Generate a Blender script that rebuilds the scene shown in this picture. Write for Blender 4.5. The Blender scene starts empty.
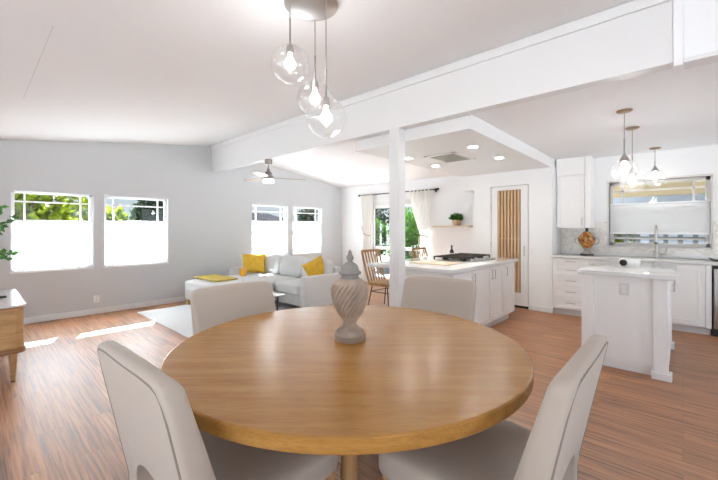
import bpy, bmesh, math, random
from mathutils import Vector, Matrix
R = math.radians
rng = random.Random(7)
sc = bpy.context.scene
COL = sc.collection
CAM_H = 1.38

# ------------------------------------------------------------------ materials
def new_mat(name):
    m = bpy.data.materials.new(name); m.use_nodes = True
    nt = m.node_tree
    return m, nt, nt.nodes['Principled BSDF']

def plain(name, col, rough=.5, metal=0., bump=0., bscale=200., spec=.5, var=0., vscale=3., sheen=0.):
    m, nt, b = new_mat(name)
    b.inputs['Base Color'].default_value = (*col, 1)
    b.inputs['Roughness'].default_value = rough
    b.inputs['Metallic'].default_value = metal
    b.inputs['Specular IOR Level'].default_value = spec
    if sheen: b.inputs['Sheen Weight'].default_value = sheen
    tc = nt.nodes.new('ShaderNodeTexCoord')
    if var:
        n = nt.nodes.new('ShaderNodeTexNoise'); n.inputs['Scale'].default_value = vscale; n.inputs['Detail'].default_value = 5
        nt.links.new(tc.outputs['Object'], n.inputs['Vector'])
        r = nt.nodes.new('ShaderNodeValToRGB')
        r.color_ramp.elements[0].position = .3; r.color_ramp.elements[1].position = .7
        r.color_ramp.elements[0].color = (*[c * (1 - var) for c in col], 1)
        r.color_ramp.elements[1].color = (*[min(1, c * (1 + var)) for c in col], 1)
        nt.links.new(n.outputs['Fac'], r.inputs['Fac']); nt.links.new(r.outputs['Color'], b.inputs['Base Color'])
    if bump:
        n2 = nt.nodes.new('ShaderNodeTexNoise'); n2.inputs['Scale'].default_value = bscale; n2.inputs['Detail'].default_value = 3
        nt.links.new(tc.outputs['Object'], n2.inputs['Vector'])
        bp = nt.nodes.new('ShaderNodeBump'); bp.inputs['Strength'].default_value = bump; bp.inputs['Distance'].default_value = .004
        nt.links.new(n2.outputs['Fac'], bp.inputs['Height']); nt.links.new(bp.outputs['Normal'], b.inputs['Normal'])
    return m

def wood(name, dark, light, rough=.4, stretch=(1.2, 14, 14), scale=3., rings=False, fine=.35, spec=.5):
    """grain runs along local X"""
    m, nt, b = new_mat(name)
    b.inputs['Specular IOR Level'].default_value = spec
    b.inputs['Roughness'].default_value = rough
    tc = nt.nodes.new('ShaderNodeTexCoord')
    mp = nt.nodes.new('ShaderNodeMapping'); mp.inputs['Scale'].default_value = stretch
    nt.links.new(tc.outputs['Object'], mp.inputs['Vector'])
    n = nt.nodes.new('ShaderNodeTexNoise'); n.inputs['Scale'].default_value = scale; n.inputs['Detail'].default_value = 6; n.inputs['Distortion'].default_value = .6
    nt.links.new(mp.outputs['Vector'], n.inputs['Vector'])
    r = nt.nodes.new('ShaderNodeValToRGB')
    r.color_ramp.elements[0].position = .32; r.color_ramp.elements[1].position = .68
    r.color_ramp.elements[0].color = (*dark, 1); r.color_ramp.elements[1].color = (*light, 1)
    nt.links.new(n.outputs['Fac'], r.inputs['Fac'])
    n2 = nt.nodes.new('ShaderNodeTexNoise'); n2.inputs['Scale'].default_value = scale * 9; n2.inputs['Detail'].default_value = 2
    nt.links.new(mp.outputs['Vector'], n2.inputs['Vector'])
    mx = nt.nodes.new('ShaderNodeMix'); mx.data_type = 'RGBA'; mx.blend_type = 'MULTIPLY'
    mx.inputs['Factor'].default_value = fine
    nt.links.new(r.outputs['Color'], mx.inputs['A']); 
    r2 = nt.nodes.new('ShaderNodeValToRGB'); r2.color_ramp.elements[0].position = .35; r2.color_ramp.elements[1].position = .6
    r2.color_ramp.elements[0].color = (.55, .5, .45, 1); r2.color_ramp.elements[1].color = (1, 1, 1, 1)
    nt.links.new(n2.outputs['Fac'], r2.inputs['Fac']); nt.links.new(r2.outputs['Color'], mx.inputs['B'])
    nt.links.new(mx.outputs['Result'], b.inputs['Base Color'])
    return m

def floor_mat():
    m, nt, b = new_mat('plank_floor')
    L = nt.links
    tc = nt.nodes.new('ShaderNodeTexCoord')
    mp = nt.nodes.new('ShaderNodeMapping'); mp.inputs['Rotation'].default_value = (0, 0, R(90))
    L.new(tc.outputs['Object'], mp.inputs['Vector'])
    br = nt.nodes.new('ShaderNodeTexBrick')
    br.inputs['Scale'].default_value = 1; br.inputs['Brick Width'].default_value = 1.35; br.inputs['Row Height'].default_value = .15
    br.inputs['Mortar Size'].default_value = .0012; br.inputs['Mortar Smooth'].default_value = 0
    br.offset = .37; br.offset_frequency = 2
    br.inputs['Color1'].default_value = (.0, .0, .0, 1); br.inputs['Color2'].default_value = (1, 1, 1, 1); br.inputs['Mortar'].default_value = (.35, .35, .35, 1)
    L.new(mp.outputs['Vector'], br.inputs['Vector'])
    # streaks along the plank, shifted per plank
    mp2 = nt.nodes.new('ShaderNodeMapping'); mp2.inputs['Scale'].default_value = (1.2, 42, 1)
    L.new(mp.outputs['Vector'], mp2.inputs['Vector'])
    add = nt.nodes.new('ShaderNodeVectorMath'); add.operation = 'MULTIPLY_ADD'
    add.inputs[1].default_value = (7, 31, 3); L.new(br.outputs['Color'], add.inputs[0]); L.new(mp2.outputs['Vector'], add.inputs[2])
    n = nt.nodes.new('ShaderNodeTexNoise'); n.inputs['Scale'].default_value = 1.5; n.inputs['Detail'].default_value = 5; n.inputs['Roughness'].default_value = .62
    n.inputs['Distortion'].default_value = .3
    L.new(add.outputs['Vector'], n.inputs['Vector'])
    r = nt.nodes.new('ShaderNodeValToRGB'); cr = r.color_ramp
    cr.elements[0].position = .36; cr.elements[0].color = (.13, .045, .014, 1)
    cr.elements[1].position = .66; cr.elements[1].color = (.50, .225, .075, 1)
    e = cr.elements.new(.47); e.color = (.32, .118, .033, 1)
    L.new(n.outputs['Fac'], r.inputs['Fac'])
    mx = nt.nodes.new('ShaderNodeMix'); mx.data_type = 'RGBA'; mx.blend_type = 'OVERLAY'; mx.inputs['Factor'].default_value = .12
    L.new(r.outputs['Color'], mx.inputs['A']); L.new(br.outputs['Color'], mx.inputs['B'])
    m2 = nt.nodes.new('ShaderNodeMix'); m2.data_type = 'RGBA'; m2.blend_type = 'MULTIPLY'
    L.new(br.outputs['Fac'], m2.inputs['Factor']); L.new(mx.outputs['Result'], m2.inputs['A']); m2.inputs['B'].default_value = (.45, .4, .36, 1)
    L.new(m2.outputs['Result'], b.inputs['Base Color'])
    b.inputs['Roughness'].default_value = .45
    b.inputs['Specular IOR Level'].default_value = 1.0
    b.inputs['IOR'].default_value = 1.62
    bp = nt.nodes.new('ShaderNodeBump'); bp.inputs['Strength'].default_value = .04; bp.inputs['Distance'].default_value = .002
    L.new(n.outputs['Fac'], bp.inputs['Height']); L.new(bp.outputs['Normal'], b.inputs['Normal'])
    return m

def glass_mat(name, tint=(1, 1, 1), gloss=.06, edge=.5, milk=0.):
    m = bpy.data.materials.new(name); m.use_nodes = True
    nt = m.node_tree; nt.nodes.clear()
    o = nt.nodes.new('ShaderNodeOutputMaterial'); mix = nt.nodes.new('ShaderNodeMixShader')
    t = nt.nodes.new('ShaderNodeBsdfTransparent'); t.inputs['Color'].default_value = (*tint, 1)
    g = nt.nodes.new('ShaderNodeBsdfGlossy'); g.inputs['Roughness'].default_value = .02
    lw = nt.nodes.new('ShaderNodeLayerWeight'); lw.inputs['Blend'].default_value = .25
    mr = nt.nodes.new('ShaderNodeMapRange'); mr.inputs['To Min'].default_value = gloss; mr.inputs['To Max'].default_value = edge
    nt.links.new(lw.outputs['Facing'], mr.inputs['Value'])
    nt.links.new(mr.outputs['Result'], mix.inputs['Fac'])
    body = t
    if milk:
        body = nt.nodes.new('ShaderNodeMixShader'); body.inputs['Fac'].default_value = milk
        tl = nt.nodes.new('ShaderNodeBsdfTranslucent'); tl.inputs['Color'].default_value = (.95, .95, .95, 1)
        nt.links.new(t.outputs[0], body.inputs[1]); nt.links.new(tl.outputs[0], body.inputs[2])
    nt.links.new(body.outputs[0], mix.inputs[1]); nt.links.new(g.outputs[0], mix.inputs[2]); nt.links.new(mix.outputs[0], o.inputs['Surface'])
    return m

def trans_mat(name, col, tr=.5, trcol=None):
    m = bpy.data.materials.new(name); m.use_nodes = True
    nt = m.node_tree; nt.nodes.clear()
    o = nt.nodes.new('ShaderNodeOutputMaterial'); mix = nt.nodes.new('ShaderNodeMixShader'); mix.inputs['Fac'].default_value = tr
    d = nt.nodes.new('ShaderNodeBsdfDiffuse'); d.inputs['Color'].default_value = (*col, 1)
    t = nt.nodes.new('ShaderNodeBsdfTranslucent'); t.inputs['Color'].default_value = (*(trcol or col), 1)
    nt.links.new(d.outputs[0], mix.inputs[1]); nt.links.new(t.outputs[0], mix.inputs[2]); nt.links.new(mix.outputs[0], o.inputs['Surface'])
    return m

def leaf_mat(name, c1, c2, tr=.35):
    m = bpy.data.materials.new(name); m.use_nodes = True
    nt = m.node_tree; nt.nodes.clear()
    o = nt.nodes.new('ShaderNodeOutputMaterial'); mix = nt.nodes.new('ShaderNodeMixShader'); mix.inputs['Fac'].default_value = tr
    d = nt.nodes.new('ShaderNodeBsdfDiffuse'); t = nt.nodes.new('ShaderNodeBsdfTranslucent')
    tc = nt.nodes.new('ShaderNodeTexCoord'); n = nt.nodes.new('ShaderNodeTexNoise'); n.inputs['Scale'].default_value = 5
    r = nt.nodes.new('ShaderNodeValToRGB'); r.color_ramp.elements[0].position = .35; r.color_ramp.elements[1].position = .65
    r.color_ramp.elements[0].color = (*c1, 1); r.color_ramp.elements[1].color = (*c2, 1)
    nt.links.new(tc.outputs['Object'], n.inputs['Vector']); nt.links.new(n.outputs['Fac'], r.inputs['Fac'])
    for s in (d, t): nt.links.new(r.outputs['Color'], s.inputs['Color'])
    nt.links.new(d.outputs[0], mix.inputs[1]); nt.links.new(t.outputs[0], mix.inputs[2]); nt.links.new(mix.outputs[0], o.inputs['Surface'])
    return m

def emit_mat(name, col, s):
    m = bpy.data.materials.new(name); m.use_nodes = True
    nt = m.node_tree; nt.nodes.clear()
    o = nt.nodes.new('ShaderNodeOutputMaterial'); e = nt.nodes.new('ShaderNodeEmission')
    e.inputs['Color'].default_value = (*col, 1); e.inputs['Strength'].default_value = s
    nt.links.new(e.outputs[0], o.inputs['Surface'])
    return m

def marble_mat():
    m, nt, b = new_mat('marble_tile')
    b.inputs['Roughness'].default_value = .25
    tc = nt.nodes.new('ShaderNodeTexCoord'); n = nt.nodes.new('ShaderNodeTexNoise')
    n.inputs['Scale'].default_value = 2.6; n.inputs['Detail'].default_value = 8; n.inputs['Distortion'].default_value = 2.2
    r = nt.nodes.new('ShaderNodeValToRGB'); cr = r.color_ramp
    cr.elements[0].position = .42; cr.elements[0].color = (.74, .72, .68, 1)
    cr.elements[1].position = .54; cr.elements[1].color = (.76, .735, .69, 1)
    e = cr.elements.new(.48); e.color = (.62, .585, .53, 1)
    nt.links.new(tc.outputs['Object'], n.inputs['Vector']); nt.links.new(n.outputs['Fac'], r.inputs['Fac']); nt.links.new(r.outputs['Color'], b.inputs['Base Color'])
    return m

def mosaic_mat():
    m, nt, b = new_mat('amber_mosaic')
    b.inputs['Roughness'].default_value = .22
    tc = nt.nodes.new('ShaderNodeTexCoord'); v = nt.nodes.new('ShaderNodeTexVoronoi'); v.inputs['Scale'].default_value = 26
    r = nt.nodes.new('ShaderNodeValToRGB'); cr = r.color_ramp; cr.interpolation = 'CONSTANT'
    cr.elements[0].position = 0; cr.elements[0].color = (.30, .09, .02, 1)
    cr.elements[1].position = .3; cr.elements[1].color = (.36, .16, .03, 1)
    for p, c in ((.55, (.45, .26, .07, 1)), (.75, (.05, .035, .02, 1)), (.87, (.38, .06, .02, 1))):
        e = cr.elements.new(p); e.color = c
    nt.links.new(tc.outputs['Object'], v.inputs['Vector'])
    sx = nt.nodes.new('ShaderNodeSeparateColor'); nt.links.new(v.outputs['Color'], sx.inputs['Color'])
    nt.links.new(sx.outputs[0], r.inputs['Fac']); nt.links.new(r.outputs['Color'], b.inputs['Base Color'])
    return m

M = dict(
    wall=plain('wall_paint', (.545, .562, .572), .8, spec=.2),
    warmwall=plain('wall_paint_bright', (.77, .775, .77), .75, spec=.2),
    ceil=plain('ceiling_paint', (.835, .85, .86), .85, spec=.2),
    trim=plain('white_trim', (.74, .745, .74), .4, spec=.4),
    seam=plain('seam_grey', (.66, .66, .66), .8),
    vinyl=plain('white_vinyl', (.86, .87, .88), .35),
    floor=floor_mat(),
    oak=wood('oak_table', spec=.3, dark=(.36, .165, .034), light=(.46, .235, .062), rough=.26, stretch=(.8, 9, 9), scale=2.2, fine=.3),
    oakleg=wood('oak_leg', (.36, .20, .08), (.46, .28, .12), rough=.4, stretch=(9, 9, .8)),
    chair=plain('beige_upholstery', (.48, .415, .35), .9, bump=.25, bscale=420, spec=.15, sheen=.25),
    piping=plain('beige_piping', (.27, .23, .20), .9, spec=.1),
    sofa=plain('pale_grey_sofa', (.55, .55, .545), .92, bump=.2, bscale=380, spec=.15),
    mustard=plain('mustard_fabric', (.58, .355, .045), .9, bump=.3, bscale=300, spec=.1, var=.12, vscale=14),
    throw=plain('straw_throw', (.50, .38, .10), .95, bump=.4, bscale=160, spec=.1),
    rug=plain('white_rug', (.74, .74, .735), .98, bump=.6, bscale=150, spec=.05),
    urn=plain('weathered_clay', (.40, .315, .25), .85, bump=.5, bscale=90, spec=.15, var=.14, vscale=16),
    urngrey=plain('grey_clay', (.25, .235, .215), .85, bump=.4, bscale=90, spec=.15, var=.1, vscale=16),
    quartz=plain('white_quartz', (.68, .678, .665), .08, spec=.6, var=.02, vscale=6),
    cab=plain('white_cabinet', (.82, .815, .80), .38, spec=.45),
    kick=plain('toe_kick', (.62, .61, .59), .5),
    steel=plain('brushed_steel', (.55, .53, .50), .28, metal=1),
    dwsteel=plain('dishwasher_steel', (.50, .49, .49), .32, metal=1),
    nickel=plain('brushed_nickel', (.42, .39, .36), .35, metal=1),
    fanmetal=plain('fan_metal', (.30, .285, .27), .35, metal=1),
    bronze=plain('aged_bronze', (.42, .32, .22), .35, metal=1),
    black=plain('black_metal', (.018, .017, .017), .4, spec=.4),
    iron=plain('cast_iron', (.03, .024, .02), .65, spec=.3),
    dark=plain('dark_gap', (.03, .03, .03), .8),
    slat=wood('slat_oak', (.50, .32, .17), (.66, .46, .27), rough=.5, stretch=(12, 12, 1)),
    slatback=plain('slat_backing', (.22, .125, .06), .7),
    cane=wood('console_oak', (.42, .24, .09), (.58, .36, .16), rough=.45, stretch=(1.5, 1.5, 10), scale=4),
    dkwood=wood('console_rim', (.25, .12, .05), (.36, .19, .08), rough=.4),
    rattan=wood('rattan', (.24, .125, .05), (.38, .22, .10), rough=.5, stretch=(10, 10, 2)),
    board=wood('maple_board', (.62, .50, .36), (.74, .62, .47), rough=.45),
    glass=glass_mat('window_glass', (.97, .985, .98), .03, .35),
    globe=glass_mat('clear_globe', (.985, .985, .98), .03, .55, .012),
    kglobe=glass_mat('seeded_globe', (.985, .985, .98), .03, .5, .04),
    drink=plain('amber_drink', (.80, .40, .01), .25),
    shade=trans_mat('cellular_shade', (.95, .955, .96), .85),
    kshade=trans_mat('kitchen_shade', (.86, .86, .86), .30),
    curtain=trans_mat('linen_curtain', (.84, .82, .78), .35),
    rope=plain('curtain_tie', (.50, .42, .33), .9, bump=.5, bscale=120),
    marble=marble_mat(), mosaic=mosaic_mat(),
    pot=plain('woven_pot', (.36, .24, .13), .8, bump=.6, bscale=110),
    leaf=leaf_mat('succulent_leaf', (.03, .10, .02), (.09, .22, .04), .15),
    leafp=leaf_mat('house_leaf', (.05, .16, .05), (.13, .30, .08)),
    leafy=leaf_mat('sunny_leaf', (.036, .06, .003), (.135, .168, .009), .45),
    leafd=leaf_mat('dark_leaf', (.007, .016, .008), (.018, .038, .013), .25),
    leafh=leaf_mat('hedge_leaf', (.011, .042, .003), (.042, .115, .008), .35),
    bark=plain('bark', (.14, .10, .07), .9, bump=.6, bscale=30),
    bulb=emit_mat('bulb_glow', (1, .95, .87), 7),
    down=emit_mat('downlight_glow', (1, .95, .86), 110),
    fanlight=emit_mat('fan_lens', (1, .96, .9), 6),
    grille=plain('vent_grille', (.42, .42, .36), .6),
    plastic=plain('white_plastic', (.80, .80, .78), .35),
    outletp=plain('outlet_plate', (.66, .655, .64), .4),
    bottle=plain('dark_bottle', (.012, .012, .014), .15),
    label=plain('bottle_label', (.55, .53, .5), .6),
    greywin=plain('grey_window_frame', (.60, .58, .54), .45),
    tan=plain('tan_stucco', (.32, .25, .15), .85, var=.05),
    tanlight=plain('pale_tan_beam', (.45, .41, .29), .8),
    siding=plain('blue_grey_siding', (.36, .41, .50), .8),
    house=plain('house_wall', (.02, .02, .02), 1., spec=.0),
    roof=plain('grey_shingle', (.010, .0095, .0105), 1., spec=.0, var=.2, vscale=8),
    stucco=plain('white_stucco', (.34, .34, .34), .9),
    ground=plain('grey_concrete', (.20, .195, .19), .9, var=.06),
    lawn=plain('lawn_green', (.10, .19, .04), .95, var=.3, vscale=6),
    fence=plain('grey_fence', (.06, .062, .065), .8),
)

# ------------------------------------------------------------------ mesh helpers
def merge(bm, t):
    me = bpy.data.meshes.new('tmp'); t.to_mesh(me); t.free(); bm.from_mesh(me); bpy.data.meshes.remove(me)

def box(bm, x0, x1, y0, y1, z0, z1, bev=0., seg=2, mat=None):
    t = bmesh.new(); bmesh.ops.create_cube(t, size=1)
    for v in t.verts:
        v.co = Vector(((x0 + x1) / 2 + v.co.x * (x1 - x0), (y0 + y1) / 2 + v.co.y * (y1 - y0), (z0 + z1) / 2 + v.co.z * (z1 - z0)))
    if bev:
        bev = min(bev, .49 * min(abs(x1 - x0), abs(y1 - y0), abs(z1 - z0)))
        bmesh.ops.bevel(t, geom=t.edges[:], offset=bev, segments=seg, profile=.5, affect='EDGES')
    if mat is not None: t.transform(mat)
    merge(bm, t); return bm

def tube(bm, pts, r, seg=8, closed=False):
    pts = [Vector(p) for p in pts]; n = len(pts)
    rs = r if isinstance(r, (list, tuple)) else [r] * n
    rings = []; up = None
    for i, p in enumerate(pts):
        if closed: d = pts[(i + 1) % n] - pts[i - 1]
        else: d = pts[min(i + 1, n - 1)] - pts[max(i - 1, 0)]
        d.normalize()
        if up is None:
            up = Vector((0, 0, 1)) if abs(d.z) < .9 else Vector((1, 0, 0))
        a = d.cross(up); 
        if a.length < 1e-5: a = d.cross(Vector((0, 1, 0)))
        a.normalize(); b = a.cross(d).normalized(); up = b
        rings.append([bm.verts.new(p + (a * math.cos(2 * math.pi * k / seg) + b * math.sin(2 * math.pi * k / seg)) * rs[i]) for k in range(seg)])
    m = n if closed else n - 1
    for i in range(m):
        A, B = rings[i], rings[(i + 1) % n]
        for k in range(seg): bm.faces.new((A[k], A[(k + 1) % seg], B[(k + 1) % seg], B[k]))
    if not closed:
        bm.faces.new(rings[0][::-1]); bm.faces.new(rings[-1])
    return bm

def lathe(bm, prof, c=(0, 0, 0), seg=32, mod=None, close=True):
    rings = []
    for r, z in prof:
        ring = []
        for k in range(seg):
            a = 2 * math.pi * k / seg
            rr = max(r, .0004)
            if mod: rr = mod(rr, a, z)
            ring.append(bm.verts.new((c[0] + rr * math.cos(a), c[1] + rr * math.sin(a), c[2] + z)))
        rings.append(ring)
    for A, B in zip(rings, rings[1:]):
        for k in range(seg): bm.faces.new((A[k], A[(k + 1) % seg], B[(k + 1) % seg], B[k]))
    if close:
        bm.faces.new(rings[0][::-1]); bm.faces.new(rings[-1])
    return bm

def cyl(bm, c, r, z0, z1, seg=24): return lathe(bm, [(r, z0), (r, z1)], (c[0], c[1], 0), seg)

def pad(bm, w, d, h, c, ex=4., n=14, dome=0., mat=None):
    """soft cushion: superellipsoid-like block w x d x h centred at c"""
    t = bmesh.new(); bmesh.ops.create_cube(t, size=2)
    bmesh.ops.subdivide_edges(t, edges=t.edges[:], cuts=n, use_grid_fill=True)
    for v in t.verts:
        x, y, z = v.co
        l = (abs(x) ** ex + abs(y) ** ex + abs(z) ** ex) ** (1 / ex)
        x, y, z = x / l, y / l, z / l
        dz = dome * (1 - x * x) * (1 - y * y) * (1 if z > 0 else 0) 
        v.co = Vector((x * w / 2, y * d / 2, z * h / 2 + dz))
    if mat is not None: t.transform(mat)
    t.transform(Matrix.Translation(c))
    merge(bm, t); return bm

def prism(bm, poly, axis, a0, a1):
    """extrude a 2D polygon; axis 'x': poly=(y,z); 'y': poly=(x,z); 'z': poly=(x,y)"""
    def P(p, a): return {'x': (a, p[0], p[1]), 'y': (p[0], a, p[1]), 'z': (p[0], p[1], a)}[axis]
    A = [bm.verts.new(P(p, a0)) for p in poly]; B = [bm.verts.new(P(p, a1)) for p in poly]
    n = len(poly)
    bm.faces.new(A[::-1]); bm.faces.new(B)
    for i in range(n): bm.faces.new((A[i], A[(i + 1) % n], B[(i + 1) % n], B[i]))
    return bm

def leaves(bm, c, rad, n, size, rnd, shell=.55, aspect=.5):
    for _ in range(n):
        while True:
            p = Vector((rnd.uniform(-1, 1), rnd.uniform(-1, 1), rnd.uniform(-1, 1)))
            if shell < p.length < 1 or (p.length < 1 and rnd.random() < .25): break
        p = Vector((c[0] + p.x * rad[0], c[1] + p.y * rad[1], c[2] + p.z * rad[2]))
        leaf(bm, p, Vector((rnd.gauss(0, 1), rnd.gauss(0, 1), rnd.gauss(0, .8))), size * rnd.uniform(.6, 1.3), rnd, aspect)

def leaf(bm, p, d, s, rnd, aspect=.5):
    d = d.normalized(); a = d.cross(Vector((rnd.gauss(0, 1), rnd.gauss(0, 1), rnd.gauss(0, 1))))
    if a.length < 1e-3: a = Vector((1, 0, 0))
    a.normalize(); nn = a.cross(d)
    w = s * aspect / 2
    v0 = bm.verts.new(p); v1 = bm.verts.new(p + d * s * .45 + a * w + nn * s * .06); v2 = bm.verts.new(p + d * s - nn * s * .08)
    v3 = bm.verts.new(p + d * s * .45 - a * w + nn * s * .06); vm = bm.verts.new(p + d * s * .5)
    for f in ((v0, vm, v1), (v1, vm, v2), (v2, vm, v3), (v3, vm, v0)): bm.faces.new(f)

# ------------------------------------------------------------------ object helpers
def root(name, label, cat, loc=(0, 0, 0), rz=0., group=None):
    o = bpy.data.objects.new(name, None); COL.objects.link(o)
    o.location = loc; o.rotation_euler = (0, 0, rz); o.empty_display_size = .1
    o['label'] = label; o['category'] = cat
    if group: o['group'] = group
    return o

def world_of(o):
    m = Matrix.Identity(4)
    while o is not None:
        m = (Matrix.Translation(o.location) @ o.rotation_euler.to_matrix().to_4x4()) @ m
        o = o.parent
    return m

def obj(name, bm, mat, parent=None, local=False, loc=None, sharp=38, label=None):
    """one mesh object; the bmesh is in world coordinates unless local"""
    bmesh.ops.recalc_face_normals(bm, faces=bm.faces[:])
    if parent is not None and not local: bm.transform(world_of(parent).inverted())
    if parent is None and loc is not None: bm.transform(Matrix.Translation(-Vector(loc)))
    for f in bm.faces: f.smooth = True
    for e in bm.edges:
        if len(e.link_faces) == 2 and e.calc_face_angle(0) > R(sharp): e.smooth = False
    me = bpy.data.meshes.new(name); bm.to_mesh(me); bm.free()
    me.materials.append(mat)
    o = bpy.data.objects.new(name, me); COL.objects.link(o)
    if parent is not None: o.parent = parent
    elif loc is not None: o.location = loc
    if label: o['label'] = label
    return o

def tag(o, label, cat, group=None, kind=None):
    o['label'] = label; o['category'] = cat
    if group: o['group'] = group
    if kind: o['kind'] = kind
    return o

def struct(name, bm, mat, parent=None, loc=None):
    o = obj(name, bm, mat, parent, loc=loc)
    if parent is None: o['kind'] = 'structure'
    return o

def struct_root(name, loc=(0, 0, 0)):
    o = bpy.data.objects.new(name, None); COL.objects.link(o); o.location = loc; o['kind'] = 'structure'; o.empty_display_size = .1
    return o

def copy_tree(o, parent=None):
    c = o.copy(); COL.objects.link(c)
    if parent is not None: c.parent = parent
    for ch in list(o.children): copy_tree(ch, c)
    return c

def B(): return bmesh.new()

# ================================================================== CAMERA
yaw = math.atan2(324, 355)             # view direction is +X turned towards +Y
cam = bpy.data.cameras.new('camera'); cam.sensor_width = 36; cam.sensor_fit = 'HORIZONTAL'
cam.lens = 36 * 355 / 718; cam.shift_y = -(240 - 229) / 718.; cam.clip_start = .05
co = bpy.data.objects.new('camera', cam); COL.objects.link(co)
co.location = (0, 0, CAM_H); co.rotation_euler = (R(90), 0, yaw - R(90))
# view dir = (cos a', sin a'); forward in room axes is (.7386, .6741)
co.rotation_euler = (R(90), 0, math.atan2(.6741, .7386) - R(90))
cam.shift_y *= 1
sc.camera = co

# ================================================================== SHELL
YW, XW = 7.05, 7.0
ZC = lambda x: 2.638 + .139 * (x - .282)          # left slope of the vaulted ceiling
ZR = lambda x: 3.055 - .1425 * (x - 3.285)        # right slope
KZ = 2.555                                        # flat kitchen ceiling

bm = B(); box(bm, -2.6, 7.2, -3.2, 7.2, -.12, 0); struct('floor', bm, M['floor'])

def holes_wall(bm, u0, u1, z0, z1, holes, place):
    us = sorted({u0, u1, *[h[0] for h in holes], *[h[1] for h in holes]}); zs = sorted({z0, z1, *[h[2] for h in holes], *[h[3] for h in holes]})
    for a, b in zip(us, us[1:]):
        for c, d in zip(zs, zs[1:]):
            m = ((a + b) / 2, (c + d) / 2)
            if any(h[0] < m[0] < h[1] and h[2] < m[1] < h[3] for h in holes): continue
            place(bm, a, b, c, d)

WIN = [(.39, 1.345), (1.49, 2.475), (4.21, 5.18), (5.33, 6.275)]
WZ = (.762, 1.932)
bm = B()
holes_wall(bm, -2.6, 7.15, 0, 2.10, [(a, b, WZ[0], WZ[1]) for a, b in WIN], lambda m, a, b, c, d: box(m, a, b, YW, YW + .15, c, d))
prism(bm, [(-2.6, 2.10), (7.15, 2.10), (7.15, ZR(7.15) + .02), (3.285, 3.076), (-2.6, ZC(-2.6) + .02)], 'y', YW, YW + .15)
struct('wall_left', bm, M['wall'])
KW = (-.285, .885, 1.118, 2.128)      # kitchen window y0 y1 z0 z1
PD = (4.22, 6.05, 0.0, 2.06)
bm = B()
holes_wall(bm, -3.2, YW, 0, 2.56, [KW, PD], lambda m, a, b, c, d: box(m, XW, XW + .15, a, b, c, d))
struct('wall_back', bm, M['warmwall'])

bm = B()   # sloped ceilings and the flat kitchen ceiling
prism(bm, [(-2.6, ZC(-2.6)), (3.33, ZC(3.33)), (3.33, ZC(3.33) + .1), (-2.6, ZC(-2.6) + .1)], 'y', -3.2, YW + .15)
prism(bm, [(3.28, ZR(3.28)), (7.15, ZR(7.15)), (7.15, ZR(7.15) + .1), (3.28, ZR(3.28) + .1)], 'y', 1.62, YW + .15)
box(bm, 3.38, 7.15, -3.2, 1.66, KZ, KZ + .1)
struct('ceiling', bm, M['ceil'])
bm = B(); prism(bm, [(-.20, ZC(-.20) - .004), (-.185, ZC(-.185) - .004), (-.185, ZC(-.185) + .02), (-.20, ZC(-.20) + .02)], 'y', -1.5, YW - .02)
bm2 = B(); prism(bm2, [(.348, ZC(.348) - .0015), (.352, ZC(.352) - .0015), (.352, ZC(.352) + .02), (.348, ZC(.348) + .02)], 'y', 2.9, 4.75); bm.free()
struct('trim_1', bm2, M['seam'])

# ridge beam with its top moulding
bm = B(); box(bm, 3.285, 3.405, .05, YW, 2.532, 3.16, .004, 1); bt = struct('trim_2', bm, M['trim']); bt['label'] = 'white ridge beam across the room'
bm = B(); box(bm, 3.262, 3.286, .05, YW, 2.965, 3.05, .004, 1); obj('moulding', bm, M['trim'], bt)
# header panel at the end of the beam
hp = struct_root('trim_3', (3.3, 0, 2.5))
bm = B(); box(bm, 3.32, 3.40, -3.2, .0, 2.55, 3.16); obj('panel', bm, M['ceil'], hp)
bm = B(); box(bm, 3.27, 3.40, -.002, .05, 2.50, 3.16, .004, 1); obj('end_board', bm, M['ceil'], hp)
bm = B(); box(bm, 3.255, 3.40, -3.2, .0, 2.505, 2.535, .004, 1); obj('ledge', bm, M['trim'], hp)
bm = B(); box(bm, 3.316, 3.32, -.19, -.184, 2.54, 3.1); obj('seam', bm, M['seam'], hp)
# dropped soffit over the cooking island, post
bm = B(); box(bm, 3.42, 6.99, 1.60, 3.18, 2.40, 2.62); box(bm, 3.42, 3.46, 1.6, 3.18, 2.6, 3.0); struct('trim_4', bm, M['trim'])
bm = B(); box(bm, 3.287, 3.42, 2.39, 2.525, 0, 2.535, .003, 1); struct('trim_5', bm, M['trim'])
# pantry block with a door opening
bm = B()
holes_wall(bm, 1.585, 2.93, 0, 2.41, [(1.955, 2.61, 0, 2.15)], lambda m, a, b, c, d: box(m, 6.45, 6.99, a, b, c, d))
box(bm, 6.60, 6.99, 1.95, 2.62, 0, 2.2)
box(bm, 6.45, 6.99, 2.93, 3.17, 2.12, 2.41)
struct('wall_pantry', bm, M['warmwall'])

# baseboards
bm = B(); box(bm, -2.6, XW, YW - .016, YW, 0, .095, .004, 1); struct('baseboard_left', bm, M['trim'])
bm = B(); box(bm, 6.434, 6.45, 1.572, 1.95, 0, .09, .004, 1); box(bm, 6.434, 6.45, 2.615, 2.945, 0, .09, .004, 1); struct('baseboard_pantry', bm, M['trim'])
bm = B(); box(bm, XW - .016, XW, 2.95, 4.2, 0, .09, .004, 1); box(bm, XW - .016, XW, 6.1, YW - .02, 0, .09, .004, 1); struct('baseboard_back', bm, M['trim'])

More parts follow.
